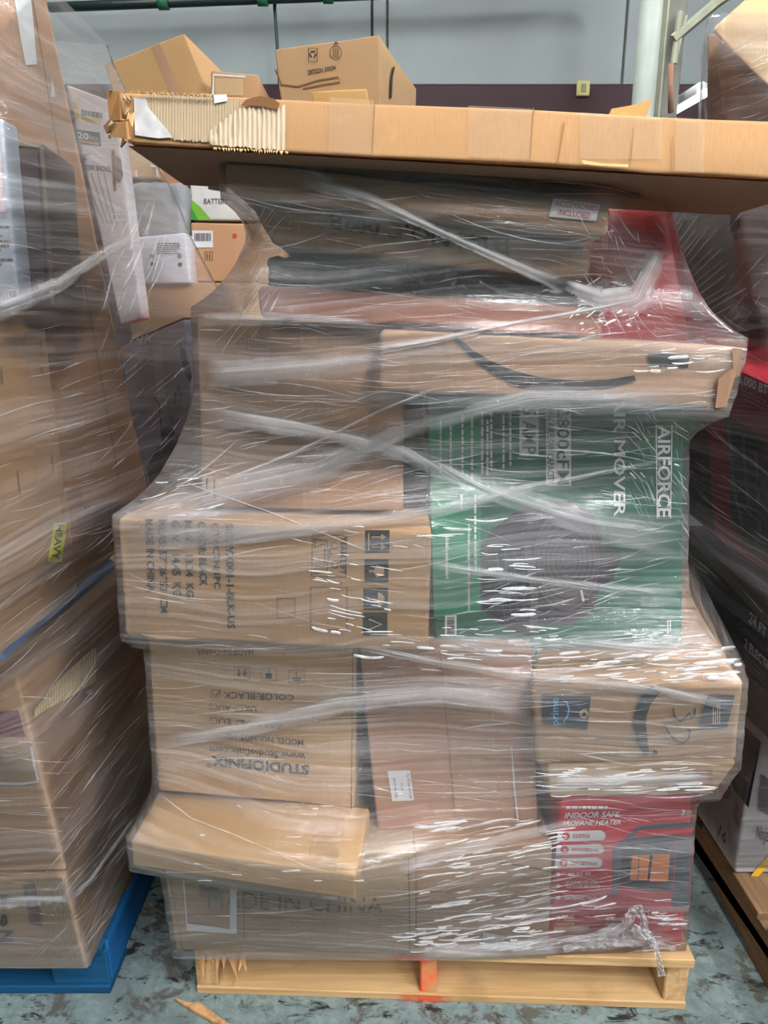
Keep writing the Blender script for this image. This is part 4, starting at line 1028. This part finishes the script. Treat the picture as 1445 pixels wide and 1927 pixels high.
for k in range(5): stroke(b, 'flame_mark', [(233, 666), (233 + 9 * math.cos(k * 0.6 - 2.7), 662 + 10 * math.sin(k * 0.6 - 2.7))], 2, plain('flame_orange', (232, 150, 60), 0.5))
V = [b.C[0][0][1], b.C[1][0][1], b.C[1][1][1], b.C[0][1][1]]
mesh_obj('red_top_panel', [p + Vector((0, 0, 0.003)) for p in V], [(0, 1, 2, 3)], plain('coral_print', (222, 90, 84), 0.45), b.o)

# ------------------------------------------------------------------ right stack
RF = 'right'
WHC = plain('white_carton', (172, 168, 172), 0.5, vary=0.08); BLKC = plain('near_black_carton', (30, 30, 38), 0.45, vary=0.15)
def side_quad_r(pl, yn, yf, z0, z1):
    a = side_quad(pl, yn, yf, z0, z1); return a[1], a[0], a[3], a[2]
RP = PX(0.795)
b = mkbox('white_appliance_box', RP, *side_quad_r(RP, 1.345, 1.85, 0.138, 0.505), 0.6, WHC,
          'white and navy printed appliance box on the right pallet', 'box', RF)
poly(b, 'printed_panel', [(1262, 1236), (1434, 1396), (1410, 1520), (1385, 1490), (1372, 1462), (1330, 1385), (1290, 1310)], plain('deep_navy_print', (34, 34, 52), 0.45), off=0.002)
stroke(b, 'certification_mark', [(1369 + 6 * math.cos(k * 0.6), 1489 + 13 * math.sin(k * 0.6)) for k in range(11)], 2.2, INK); text(b, 'CE', ((1366, 1483), (1373, 1490), (1371, 1500), (1364, 1492)), INK, bold=0.02)
text(b, '16', ((1357, 1550), (1370, 1572), (1366, 1590), (1354, 1568)), INK, bold=0.02); frame(b, 1352, 1540, 1374, 1585, 1)
poly(b, 'printed_panel', [(1386, 1508), (1400, 1530), (1392, 1560), (1380, 1538)], plain('dusty_pink_print', (112, 96, 104), 0.5))
patch(b, 'front_print', ((1430, 1455), (1500, 1500), (1490, 1560), (1425, 1520)), plain('navy_photo_print', (44, 44, 62), 0.5), 'right', 0.003)
text(b, 'Ninja', ((1424, 1552), (1446, 1556), (1442, 1592), (1420, 1582)), INK, 'right', bold=0.02, off=0.003)
poly(b, 'yellow_stripe', [(1412, 1645), (1460, 1590), (1464, 1606), (1416, 1658)], plain('mustard_print', (212, 166, 40), 0.5), 'right', 0.003)
b = mkbox('electric_heater_box', RP, *side_quad_r(RP, 1.25, 1.9, 0.508, 0.80), 0.6, BLKC,
          'black infrared electric heater box in the right stack', 'box', RF)
def diag(u0, v0, u1, v1, h): return ((u0, v0), (u1, v1), (u1 - h * 0.12, v1 + h), (u0 - h * 0.12, v0 + h))
text(b, '24 FT', diag(1413, 1150, 1445, 1182, 20), PAPER, bold=0.02); text(b, 'CARBON INFRARED', diag(1394, 1168, 1470, 1240, 14), GREYP, bold=0.02); text(b, '2 ELECTRIC', diag(1404, 1200, 1462, 1258, 17), PAPER, bold=0.02)
lines(b, 'printed_text', diag(1405, 1225, 1455, 1275, 26), 3, GREYP)
stroke(b, 'grey_edge', [(1262, 968), (1466, 1188)], 16, plain('grey_flap', (86, 84, 76), 0.6), off=0.002)
poly(b, 'printed_panel', [(1386, 1112), (1460, 1182), (1452, 1300), (1382, 1200)], plain('navy_print', (26, 26, 44), 0.5), off=0.0015)
b = mkbox('btu_heater_box', PX(0.83, 0.0, 0.0), (1278, 648), (1480, 742), (1470, 1112), (1276, 952), 0.6, plain('shaded_red_print', (128, 26, 50), 0.45, 0.4),  # side red darkened in the colour to imitate shade
          'red BTU heater box with dark tool picture in the right stack', 'box', RF, ext=(0.6, 0.0, 0.11))
poly(b, 'printed_panel', [(1280, 762), (1330, 778), (1346, 1000), (1278, 950)], BLKC, off=0.002)
poly(b, 'heater_picture', [(1362, 780), (1400, 800), (1480, 850), (1475, 1060), (1430, 1045), (1390, 1000), (1372, 960), (1378, 900)], plain('blue_black_print', (50, 54, 68), 0.45), off=0.002)
for px in ([(1372, 800), (1385, 930), (1400, 990)], [(1400, 820), (1410, 950)], [(1425, 850), (1432, 1000)]): stroke(b, 'heater_picture', px, 6, plain('grey_blue_print', (84, 90, 104), 0.45), off=0.003)
poly(b, 'heater_picture', [(1400, 990), (1420, 1005), (1424, 1040), (1398, 1020)], BLKC, off=0.003); poly(b, 'heater_picture', [(1415, 940), (1436, 950), (1438, 985), (1418, 975)], BLKC, off=0.003)
text(b, '36,000 BTU', ((1384, 700), (1458, 730), (1456, 750), (1382, 720)), PAPER, bold=0.02)
lines(b, 'printed_text', ((1398, 728), (1462, 758), (1460, 780), (1398, 750)), 3, plain('mauve_ink', (170, 110, 128), 0.5))
V = [b.C[0][0][1], b.C[1][0][1], b.C[1][1][1], b.C[0][1][1]]
mesh_obj('red_top_panel', [p + Vector((0, 0, 0.003)) for p in V], [(0, 1, 2, 3)], plain('lit_red_print', (232, 60, 80), 0.45), b.o)  # brighter copy of the box red, painting the top as lit
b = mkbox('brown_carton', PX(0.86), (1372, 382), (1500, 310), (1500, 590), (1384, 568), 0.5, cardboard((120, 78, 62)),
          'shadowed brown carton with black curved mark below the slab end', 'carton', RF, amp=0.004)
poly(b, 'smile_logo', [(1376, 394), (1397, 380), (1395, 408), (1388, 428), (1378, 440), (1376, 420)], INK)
b = mkbox('wrapped_bundle', PX(0.90), (1262, 420), (1385, 385), (1392, 600), (1262, 610), 0.4, plain('dusty_dark_plastic', (96, 94, 84), 0.5, vary=0.25),
          'grey film wrapped bundle between the red carton and the right stack', 'bundle', RF, amp=0.01, freq=12)
# tilted top carton, right edge
b = mkbox('tilted_carton', PY(1.42), (1336, 58), (1452, -44), (1612, 104), (1496, 214), 0.11, cardboard((226, 192, 146)),
          'pale tilted carton topping the right stack at the picture edge', 'carton', RF, amp=0.003, rad=0.010, ext=(0.09, 0.13, 0.06))
b = mkbox('brown_carton', PY(1.58), (1329, 66), (1560, 60), (1560, 330), (1332, 330), 0.3, cardboard((164, 130, 106)),
          'brown film covered carton under the pale tilted carton', 'carton', RF, amp=0.003, ext=(0.12, 0.22, 0.07))

# ------------------------------------------------------------------ rear stack seen through the gap
RG = 'cartons of the rear stack'
def rear(name, y, q, mat, label, depth=0.4, k=0.0, **kw):
    return mkbox(name, PY(y, k), *q, depth, mat, label, 'carton', None, RG, **kw)
b = rear('large_carton', 2.15, ((240, 532), (500, 532), (500, 1010), (270, 1010)), cardboard((176, 140, 98)), 'large plain carton behind the gap left of the centre stack')
b = rear('large_carton', 2.10, ((240, 1034), (505, 1034), (505, 1386), (270, 1386)), cardboard((150, 120, 90)), 'shadowed carton deep in the gap left of the centre stack')
b = rear('barcode_carton', 2.20, ((358, 418), (520, 422), (520, 530), (360, 530)), cardboard((190, 146, 110)), 'brown rear carton with small barcode label')
patch(b, 'barcode_label', R(362, 434, 401, 466), PAPER); barcode(b, R(366, 439, 397, 454))
frame(b, 386, 474, 400, 490, 1.2); stroke(b, 'handling_symbol', [(390, 478), (390, 488)], 1.5, INK); stroke(b, 'handling_symbol', [(395, 478), (395, 488)], 1.5, INK)
poly(b, 'red_dot', [(442 + 5 * math.cos(k), 444 + 5 * math.sin(k)) for k in range(6)], REDINK)
b = rear('battery_box', 2.22, ((354, 300), (500, 296), (500, 414), (360, 414)), plain('white_printed_carton', (214, 214, 210), 0.45), 'white printed box with green corner in the rear stack')
poly(b, 'green_print', [(360, 414), (360, 376), (376, 388), (398, 414)], plain('lime_print', (120, 180, 60), 0.5)); poly(b, 'green_print', [(360, 414), (360, 390), (374, 414)], plain('leaf_print', (60, 150, 70), 0.5), off=0.003)
poly(b, 'battery_picture', [(392, 326), (424, 320), (426, 362), (392, 356)], INK); stroke(b, 'battery_picture', [(384, 350), (388, 344)], 6, REDINK)
text(b, 'BATTERY', R(384, 374, 430, 384), GREYP, bold=0.01)
b = rear('paper_box', 2.12, ((258, 446), (350, 438), (358, 533), (268, 533)), plain('white_leaflet_carton', (206, 212, 222), 0.5), 'white carton with small printed text in the rear stack', depth=0.1)
lines(b, 'printed_text', R(296, 455, 344, 478), 6, GREYP); text(b, 'Components Parts', R(298, 466, 342, 472), GREYP)
for x, y in ((338, 482), (339, 498), (286, 482), (287, 497)): poly(b, 'printed_dot', [(x + 4.5 * math.cos(k * 0.785), y + 4.5 * math.sin(k * 0.785)) for k in range(8)], GREYP)
b = rear('plastic_sack', 2.16, ((240, 340), (352, 344), (352, 448), (246, 450)), plain('grey_plastic_sack', (132, 134, 138), 0.4, vary=0.15), 'grey plastic sack bulging out of the rear stack', amp=0.012, rad=0.03, freq=12, depth=0.07, res=0.012)
b = rear('torn_carton', 2.20, ((226, 270), (302, 270), (302, 338), (236, 336)), cardboard((178, 138, 104)), 'brown rear carton with torn label under the slab corner')
patch(b, 'torn_label', R(246, 285, 286, 332), cardboard((190, 160, 126))); stroke(b, 'label_border', [(256, 320), (258, 333)], 4, PAPER); stroke(b, 'label_border', [(284, 312), (296, 314), (297, 333)], 4, PAPER)
b = rear('narrow_carton', 2.24, ((300, 262), (354, 262), (354, 438), (304, 438)), cardboard((170, 128, 98)), 'narrow reddish carton next to the white printed rear box')
b = rear('tilted_carton', 2.45, ((194, 121), (346, 62), (395, 182), (236, 240)), cardboard((178, 142, 98)), 'large tilted carton rising above the slab', k=0.0, depth=0.35, ext=(0.10, 0.36, -0.05))
patch(b, 'packing_tape', ((283, 88), (300, 80), (345, 185), (326, 192)), TAPE_BROWN)
b = rear('labelled_carton', 2.40, ((396, 133), (486, 141), (490, 215), (396, 215)), cardboard((184, 144, 106)), 'small carton with peeled label right of the tilted carton')
stroke(b, 'label_border', [(401, 180), (402, 141), (462, 145)], 4, PAPER); patch(b, 'peeled_label', R(405, 148, 458, 180), cardboard((196, 164, 122)))
b = rear('recycling_carton', 2.42, ((516, 92), (714, 65), (716, 408), (556, 408)), cardboard((176, 142, 104)), 'dented taped carton with recycling mark above the slab', ext=(0.13, 0.40, -0.03), amp=0.004)
frame(b, 581, 92, 597, 117, 1.2); text(b, '2872231 33524', ((579, 133), (631, 124), (632, 132), (580, 142)), INK, bold=0.02)
for k in range(3):
    t = k * 2.094 - 1.57; cx_, cy_ = 589 + 5 * math.cos(t), 103 + 5 * math.sin(t); stroke(b, 'recycling_symbol', [(cx_ - 4 * math.sin(t), cy_ + 4 * math.cos(t)), (cx_ + 4 * math.sin(t), cy_ - 4 * math.cos(t))], 2.6, INK)
stroke(b, 'printed_logo', [(632 + 11 * math.cos(k * 0.45), 100 + 13 * math.sin(k * 0.45)) for k in range(15)], 1.3, INK_FAINT); poly(b, 'printed_logo', [(627, 85), (638, 84), (632, 78)], INK_FAINT)
for k in (-4, 0, 4): stroke(b, 'printed_logo', [(632 + k, 92), (632 + k, 110)], 1.6, INK_FAINT)
stroke(b, 'tear', [(518, 132), (530, 160), (560, 164), (600, 152), (636, 146), (640, 156), (610, 160), (570, 168)], 3, cardboard((110, 82, 56)))
stroke(b, 'pen_mark', [(739, 126), (735, 145), (733, 185)], 4, INK, 'right', 0.004)
b = rear('small_carton', 2.30, ((586, 172), (690, 166), (698, 215), (590, 215)), cardboard((196, 154, 98)), 'small flat carton just above the slab before the recycling carton')
rear('large_carton', 2.42, ((552, 417), (740, 417), (740, 850), (552, 850)), cardboard((160, 124, 92)), 'upper plain carton of the rear stack hidden behind the centre stack')
rear('large_carton', 2.40, ((552, 858), (750, 858), (750, 1300), (552, 1300)), cardboard((156, 122, 90)), 'lower plain carton of the rear stack hidden behind the centre stack')
# ------------------------------------------------------------------ stretch film
def build_wrap(name, Cs, centre, z0, z1, mat, label, cols=420, dz=0.012, drop=(0.05, 0.035, 0.45), off=0.006, phi=(0, 360), rough=0.0022, seed=0):
    pts = []
    for C in Cs:
        V = {(s, d, t): C[s][d][t] for s in (0, 1) for d in (0, 1) for t in (0, 1)}
        ks = list(V)
        for i in range(8):
            for j in range(i + 1, 8):
                if sum(a != c for a, c in zip(ks[i], ks[j])) == 1:
                    A, B = V[ks[i]], V[ks[j]]; n = max(2, int((B - A).length / 0.006))
                    for q in range(n + 1): pts.append(tuple(A.lerp(B, q / n)))
    pts = np.array(pts); ctr = np.array(centre)
    zs = np.arange(z0, z1 + 1e-6, dz); th = np.linspace(0, 2 * np.pi, 181)[:-1]
    D = (pts[:, :2] - ctr) @ np.stack([np.cos(th), np.sin(th)])
    H0 = np.full((len(zs), len(th)), -1.0)
    bi = np.clip(np.round((pts[:, 2] - z0) / dz).astype(int), -1, len(zs))
    for k in range(len(zs)):
        m = np.abs(bi - k) <= 1
        if m.any(): H0[k] = D[m].max(axis=0)
    k = np.arange(len(zs)); d = np.abs(k[:, None] - k[None, :]) * dz
    dr = drop[0] * (1 - np.exp(-d / drop[1])) + drop[2] * d
    H1 = np.empty_like(H0)
    for q in range(len(zs)): H1[q] = (H0 - dr[q][:, None]).max(axis=0)
    g = np.exp(-0.5 * (np.arange(-3, 4) / 1.0) ** 2); g /= g.sum()
    Hp = np.pad(H1, ((3, 3), (0, 0)), mode='edge'); H2 = sum(g[i] * Hp[i:i + len(zs)] for i in range(7))
    H2 = np.maximum(H2, H0) + off
    ph = np.radians(np.linspace(phi[0], phi[1], cols + 1))
    cs = np.cos(ph[:, None] - th[None, :])
    inv = np.where(cs > 0.05, 1 / np.maximum(cs, 0.05), np.inf)
    Rr = np.empty((len(zs), cols + 1))
    for q in range(len(zs)): Rr[q] = (H2[q][None, :] * inv).min(axis=1)
    V = []; uv = []; fs = []
    for q, z in enumerate(zs):
        P = np.stack([ctr[0] + Rr[q] * np.cos(ph), ctr[1] + Rr[q] * np.sin(ph)], 1)
        L = np.concatenate([[0], np.cumsum(np.linalg.norm(np.diff(P, axis=0), axis=1))])
        for c in range(cols + 1):
            p = Vector((P[c, 0], P[c, 1], z))
            w1 = noise.noise(Vector((L[c] * 2.0 + seed, z * 55, 1.7))) * rough
            r_ = Vector((math.cos(ph[c]), math.sin(ph[c]), 0))
            V.append(p + r_ * (w1 + rough)); uv.append((L[c] + seed, z))
        if q:
            for c in range(cols):
                a = (q - 1) * (cols + 1) + c; e = q * (cols + 1) + c; fs.append((a, a + 1, e + 1, e))
    root = empty(name, (ctr[0], ctr[1], z0)); tag(root, label, 'stretch wrap')
    o = mesh_obj('film_layer', V, fs, mat, root, smooth=True, uvs=uv)
    bv = BVHTree.FromPolygons(V, fs)
    return root, bv

def onfilm(bv, u, v, back=0.003, last=None):
    r = ray(u, v).normalized()
    h = bv.ray_cast(CAM, r)
    if h[0] is None:
        if last is None: return None, None
        return CAM + r * last, last
    return h[0] - r * back, (h[0] - CAM).length - back

def band(root, bv, name, px, w, mat, nx=10, n=48, back=0.004, sag=0.0, tw=0.0):
    """gathered strip of film laid on the wrap; px polyline, w widths in pixels at the ends"""
    P = [Vector(p) for p in px]; seg = [(P[i + 1] - P[i]).length for i in range(len(P) - 1)]; T = sum(seg)
    V = []; uv = []; fs = []; fd = []; last = None; row = 0; sd = px[0][0] * 0.37
    for i in range(n + 1):
        s = T * i / n; k = 0
        while k < len(seg) - 1 and s > seg[k]: s -= seg[k]; k += 1
        q = P[k].lerp(P[k + 1], min(1, s / seg[k])); d = (P[k + 1] - P[k]).normalized(); nn = Vector((-d.y, d.x))
        f = i / n; ww = np.interp(f, np.linspace(0, 1, len(w)), w)
        c0, dist = onfilm(bv, q.x, q.y, back, last)
        if c0 is None: continue
        last = dist
        for j in range(nx + 1):
            t = j / nx - 0.5
            p = q + nn * ww * t
            V.append(CAM + ray(p.x, p.y).normalized() * (dist - 0.002 * math.cos(t * 9 + tw * f)) ); uv.append((i * T / n / 1150 + sd, t * ww / 1150 + sd))
            e_ = min(1.0, abs(2 * t) + 0.35 * noise.noise(Vector((i * 0.35, t * 3, sd)))); fd.append(max(0.0, min(1.0, max(e_ ** 2, 1 - 8 * f, 1 - 8 * (1 - f)))))
        if row:
            for j in range(nx):
                a = (row - 1) * (nx + 1) + j; e = row * (nx + 1) + j; fs.append((a, a + 1, e + 1, e))
        row += 1
    if fs: return mesh_obj(name, V, fs, mat, root, smooth=True, uvs=uv, fade=fd)

KEY = Vector((FIXTURES[0][0], FIXTURES[0][1], FIXTURES[0][2]))
def creases(root, bv, regs, seed=1, name='film_creases', mat=CREASE):
    rr = random.Random(seed); V = []; fs = []; uv = []; fm = []
    for (u0, v0, u1, v1, cnt, ang, sd, l0, l1, w0, w1, *gl) in regs:
        if not gl: sd *= 0.5; cnt = int(cnt * 0.6); w0 *= 0.8; w1 *= 0.8
        for _ in range(cnt):
            u = rr.uniform(u0, u1); v = rr.uniform(v0, v1); a = math.radians(rr.gauss(ang, sd)); L = l0 + (l1 - l0) * rr.random() ** 2
            w_ = rr.uniform(w0, w1) if rr.random() > 0.12 else w1 * 1.7
            d = Vector((math.cos(a), math.sin(a))); nn = Vector((-d.y, d.x)); n = max(8 if gl else 4, int(L / 14)); cv = rr.uniform(-0.06, 0.06) * L
            k0 = len(V); hs = rr.uniform(0.2, 1.3); rows = []
            for i in range(n + 1):
                f = i / n; q = Vector((u, v)) + d * (f - 0.5) * L + nn * cv * (1 - (2 * f - 1) ** 2)
                c0, dist = onfilm(bv, q.x, q.y, 0.0012)
                if c0 is None: break
                ww = w_ * (max(0.08, math.sin(math.pi * min(1, f * 0.97 + 0.02)) ** 0.6) if not gl else max(0.3, min(1.0, 9 * f, 9 * (1 - f))))
                rows.append((q, ww, dist, f))
            if len(rows) < 3: continue
            if any(abs(rows[i + 1][2] - rows[i][2]) > 0.05 for i in range(len(rows) - 1)): continue
            if gl:
                pc = CAM + ray(u, v).normalized() * rows[0][2]; hv = (CAM - pc).normalized() + (KEY - pc).normalized()
                hs = hv.z / max(0.05, -hv.y) * rr.uniform(0.8, 1.2)
            for q, ww, dist, f in rows:
                for t in (-0.5, 0.0, 0.5):
                    p = q + nn * ww * t
                    V.append(CAM + ray(p.x, p.y).normalized() * (dist - (hs * ww * 0.00044 if t == 0 else 0))); uv.append((f * L / 1150 + k0 * 0.01, t))
            for i in range(len(rows) - 1):
                for j in (0, 1):
                    a_ = k0 + i * 3 + j; fs.append((a_, a_ + 1, a_ + 4, a_ + 3)); fm.append(1 if gl else 0)
    o = mesh_obj(name, V, fs, mat, root, smooth=False, uvs=uv, mats=[mat, PLEAT], fmat=fm); o['kind'] = 'stuff'; return o

# centre stack
wrap, bvm = build_wrap('stretch_wrap', STACKS['main'], (0.08, 1.42), 0.132, 1.575, FILM, 'clear stretch film wound around the centre stack of cartons', phi=(150, 390))
B = lambda px, w, m=FILM_BAND, **k: band(wrap, bvm, 'film_band', px, w, m, **k)
B([(380, 772), (560, 800), (760, 850), (940, 930), (1120, 985), (1280, 1012)], [60, 46, 40, 34, 60, 90])
B([(250, 985), (420, 935), (600, 880), (760, 800), (1000, 745), (1284, 752)], [70, 70, 60, 46, 40, 40])
B([(230, 1010), (420, 1005), (640, 985), (830, 960), (1000, 915), (1285, 860)], [60, 46, 36, 24, 12, 6])
B([(385, 700), (600, 690), (716, 676)], [70, 60, 40])
B([(420, 905), (560, 850), (720, 770), (820, 732)], [10, 9, 8, 7], FILM_ROPE)
B([(340, 905), (520, 968), (700, 1040)], [3, 3, 3], FILM_ROPE, nx=4)
B([(560, 330), (700, 376), (860, 450), (1000, 510), (1066, 535)], [40, 26, 18, 22, 40], FILM_ROPE)
B([(700, 660), (820, 640), (960, 610), (1100, 585), (1200, 565)], [18, 14, 12, 12, 8], FILM_ROPE)
B([(1060, 530), (1130, 560), (1190, 555), (1240, 470)], [20, 70, 90, 20], FILM_ROPE, nx=12)
B([(296, 1398), (460, 1370), (640, 1320), (830, 1302), (1000, 1310)], [26, 40, 52, 60, 90])
B([(670, 1216), (820, 1245), (1010, 1275), (1230, 1296), (1395, 1330)], [14, 18, 26, 24, 26])
B([(820, 1204), (1000, 1212), (1180, 1216), (1330, 1210)], [30, 36, 40, 26])
B([(745, 1635), (860, 1600), (1000, 1566), (1110, 1540)], [26, 26, 22, 18])
B([(298, 1492), (360, 1540), (440, 1570), (600, 1640)], [4, 3, 3, 3], FILM_ROPE, nx=4)
B([(780, 1786), (900, 1782), (1040, 1770), (1180, 1760), (1270, 1772)], [44, 40, 50, 54, 20])
B([(1030, 1470), (1180, 1466), (1340, 1462)], [40, 36, 30])
B([(370, 600), (560, 600), (700, 610)], [30, 26, 20])
B([(800, 1060), (1000, 1090), (1284, 1120)], [20, 16, 20])
creases(wrap, bvm, [
    # u0 v0 u1 v1 count angle sd len width(px)
    (380, 600, 740, 760, 70, 4, 7, 40, 240, 0.8, 2.2), (380, 760, 760, 950, 110, -12, 12, 40, 260, 0.8, 2.2),
    (760, 740, 1280, 1000, 150, 2, 14, 40, 260, 0.8, 2.2), (820, 1000, 1280, 1200, 120, -10, 14, 30, 200, 0.8, 2.2),
    (240, 960, 800, 1060, 40, -4, 8, 60, 300, 0.8, 2.0), (240, 1060, 800, 1220, 40, 8, 9, 40, 220, 0.7, 1.6),
    (290, 1210, 680, 1480, 40, 0, 6, 60, 260, 0.7, 1.6), (680, 1210, 1000, 1560, 90, 2, 8, 40, 240, 0.8, 2.0),
    (780, 1540, 1050, 1790, 150, -10, 7, 30, 220, 1.0, 3.2), (1000, 1190, 1395, 1290, 120, -5, 6, 30, 200, 1.0, 3.2),
    (1010, 1300, 1390, 1440, 70, 2, 8, 30, 180, 0.8, 2.0), (1030, 1440, 1340, 1500, 50, -2, 4, 40, 200, 1.0, 3.0),
    (1040, 1500, 1295, 1780, 110, 3, 10, 30, 200, 0.8, 2.0), (300, 1600, 780, 1790, 70, 2, 8, 30, 200, 0.7, 1.5),
    (440, 340, 1130, 440, 60, 8, 6, 60, 300, 0.8, 2.0), (480, 440, 1130, 620, 150, 4, 18, 20, 180, 0.8, 2.0),
    (380, 400, 520, 600, 90, -58, 14, 40, 180, 0.8, 2.4), (1090, 400, 1260, 640, 90, 55, 25, 20, 120, 0.8, 2.4),
    (720, 620, 1395, 770, 120, -5, 8, 50, 260, 0.8, 2.4), (1180, 560, 1390, 660, 60, 20, 20, 14, 60, 0.8, 2.0),
    (1190, 780, 1290, 1000, 70, 60, 20, 20, 90, 0.8, 2.2), (1285, 900, 1400, 1200, 50, 62, 10, 40, 180, 0.8, 2.0),
    (240, 870, 400, 970, 60, -22, 12, 40, 200, 0.8, 2.2),
    # pleats that catch the ceiling tubes
    (780, 1540, 1060, 1790, 75, -9, 3, 20, 110, 1.5, 3.8, 1), (760, 1745, 1000, 1790, 40, -2, 3, 14, 60, 1.5, 3.8, 1), (1000, 1195, 1390, 1285, 70, -5, 3, 14, 90, 1.5, 3.4, 1), (1035, 1445, 1330, 1498, 28, -2, 2, 24, 120, 1.5, 3.8, 1),
    (920, 1010, 1000, 1180, 22, 0, 2, 30, 80, 1.5, 3.4, 1), (805, 975, 920, 1010, 5, 1, 2, 50, 110, 2.2, 3.8, 1), (680, 1180, 1030, 1240, 36, 3, 3, 14, 70, 1.2, 3.0, 1), (600, 1060, 730, 1200, 22, 12, 3, 14, 70, 1.2, 3.0, 1),
    (240, 900, 420, 960, 16, -10, 6, 14, 60, 1.2, 3.0, 1), (1190, 800, 1285, 900, 16, 50, 12, 10, 40, 0.9, 1.8, 1), (1080, 520, 1230, 620, 60, -20, 25, 6, 30, 0.9, 2.2, 1), (1200, 655, 1390, 700, 14, -2, 3, 20, 90, 1.5, 3.8, 1),
    (1180, 1180, 1290, 1215, 22, -4, 4, 8, 40, 1.2, 2.6, 1), (1060, 1690, 1290, 1790, 26, -4, 6, 10, 60, 1.2, 3.0, 1), (560, 990, 800, 1120, 14, 8, 4, 14, 60, 1.0, 2.2, 1), (300, 1480, 780, 1660, 20, 6, 10, 10, 50, 0.9, 2.2, 1),
], 5)
# loose crumpled film tail at the lower right
def tail(px, w, y, seed, n=60, nx=8):
    P = [Vector(p) for p in px]; V = []; fs = []; uv = []; m = len(P) - 1
    for i in range(n + 1):
        f = i / n * m; k = min(int(f), m - 1); q = P[k].lerp(P[k + 1], f - k)
        d = (P[min(k + 1, m)] - P[max(k - 1, 0)]).normalized(); nn = Vector((-d.y, d.x)); ww = 0.65 * np.interp(i / n, np.linspace(0, 1, len(w)), w)
        for j in range(nx + 1):
            t = j / nx - 0.5; p = q + nn * ww * t * (1 + 0.5 * noise.noise(Vector((i * 0.4, j, seed))))
            yy = y - 0.004 + 0.012 * noise.noise(Vector((i * 0.35, j * 0.9, seed + 3)))
            V.append(PY(yy).hit(p.x, p.y)); uv.append((i / n, t * ww / 1000))
        if i:
            for j in range(nx): a = (i - 1) * (nx + 1) + j; e = i * (nx + 1) + j; fs.append((a, a + 1, e + 1, e))
    return mesh_obj('film_tail', V, fs, FILM_BAND if seed != 2 else FILM_ROPE, wrap, smooth=True, uvs=uv)
tail([(1050, 1772), (1120, 1762), (1175, 1745), (1190, 1718), (1203, 1706), (1209, 1732), (1216, 1758), (1230, 1780)], [10, 26, 40, 34, 22, 26, 22, 16], 1.10, 1)
tail([(1190, 1745), (1222, 1762), (1236, 1790), (1242, 1812), (1244, 1838)], [26, 26, 18, 16, 26], 1.085, 2)
tail([(1060, 1786), (1140, 1768), (1210, 1772), (1272, 1786)], [18, 44, 30, 12], 1.105, 3)
tail([(1170, 1765), (1200, 1748), (1225, 1775), (1205, 1790)], [16, 22, 18, 10], 1.095, 4)

# left stack
wl, bvl = build_wrap('stretch_wrap', STACKS['left'], (-0.98, 1.55), 0.14, 1.95, FILM_SIDE, 'clear stretch film wound around the left stack', cols=300, phi=(-130, 70), drop=(0.03, 0.05, 0.35), seed=5)
creases(wl, bvl, [
    (0, 100, 110, 560, 45, 14, 6, 40, 160, 0.6, 1.4), (110, 200, 240, 560, 70, 4, 8, 16, 70, 0.7, 1.8), (0, 560, 220, 1000, 70, -16, 9, 40, 200, 0.6, 1.5),
    (0, 1000, 230, 1250, 50, -40, 5, 40, 200, 0.6, 1.5), (110, 1280, 270, 1800, 150, -50, 7, 40, 220, 0.7, 1.8), (0, 1280, 110, 1800, 60, 3, 4, 30, 140, 0.7, 1.6),
    (220, 580, 370, 900, 60, -45, 12, 30, 140, 0.7, 1.8), (200, 380, 300, 620, 60, -68, 10, 30, 120, 0.8, 2.2)], 8)
band(wl, bvl, 'film_band', [(-30, 590), (110, 530), (200, 470), (262, 440)], [60, 46, 30, 10], FILM_BAND)
band(wl, bvl, 'film_band', [(133, 1690), (170, 1655), (215, 1590), (258, 1530)], [14, 12, 10, 8], FILM_ROPE)
band(wl, bvl, 'film_band', [(-20, 1700), (60, 1692), (132, 1690)], [34, 30, 16], FILM_BAND)
# right stack
wr, bvr = build_wrap('stretch_wrap', STACKS['right'], (1.25, 1.62), 0.16, 2.0, FILM_SIDE, 'clear stretch film wound around the right stack', cols=240, phi=(90, 300), drop=(0.03, 0.05, 0.35), seed=9)
creases(wr, bvr, [
    (1240, 400, 1400, 620, 70, -52, 7, 60, 240, 0.8, 2.4), (1330, 560, 1445, 700, 30, 32, 5, 40, 160, 0.6, 1.6), (1300, 780, 1445, 1080, 30, 38, 6, 40, 220, 0.6, 1.4),
    (1330, 60, 1445, 220, 40, -20, 10, 30, 120, 0.7, 1.8), (1390, 1100, 1445, 1500, 15, 45, 8, 30, 140, 0.5, 1.2)], 12)

for i in range(18):
    rr = random.Random(700 + i); f = i / 17
    u = 1250 + 62 * f; v = 430 + 180 * f; a = math.radians(-66 + 40 * f + rr.uniform(-4, 4)); L = rr.uniform(70, 130)
    band(wr, bvr, 'film_strand', [(u, v), (u + L * math.cos(a), v + L * math.sin(a))], [rr.uniform(2, 5), rr.uniform(2, 6)], FILM_ROPE, nx=4, n=10)
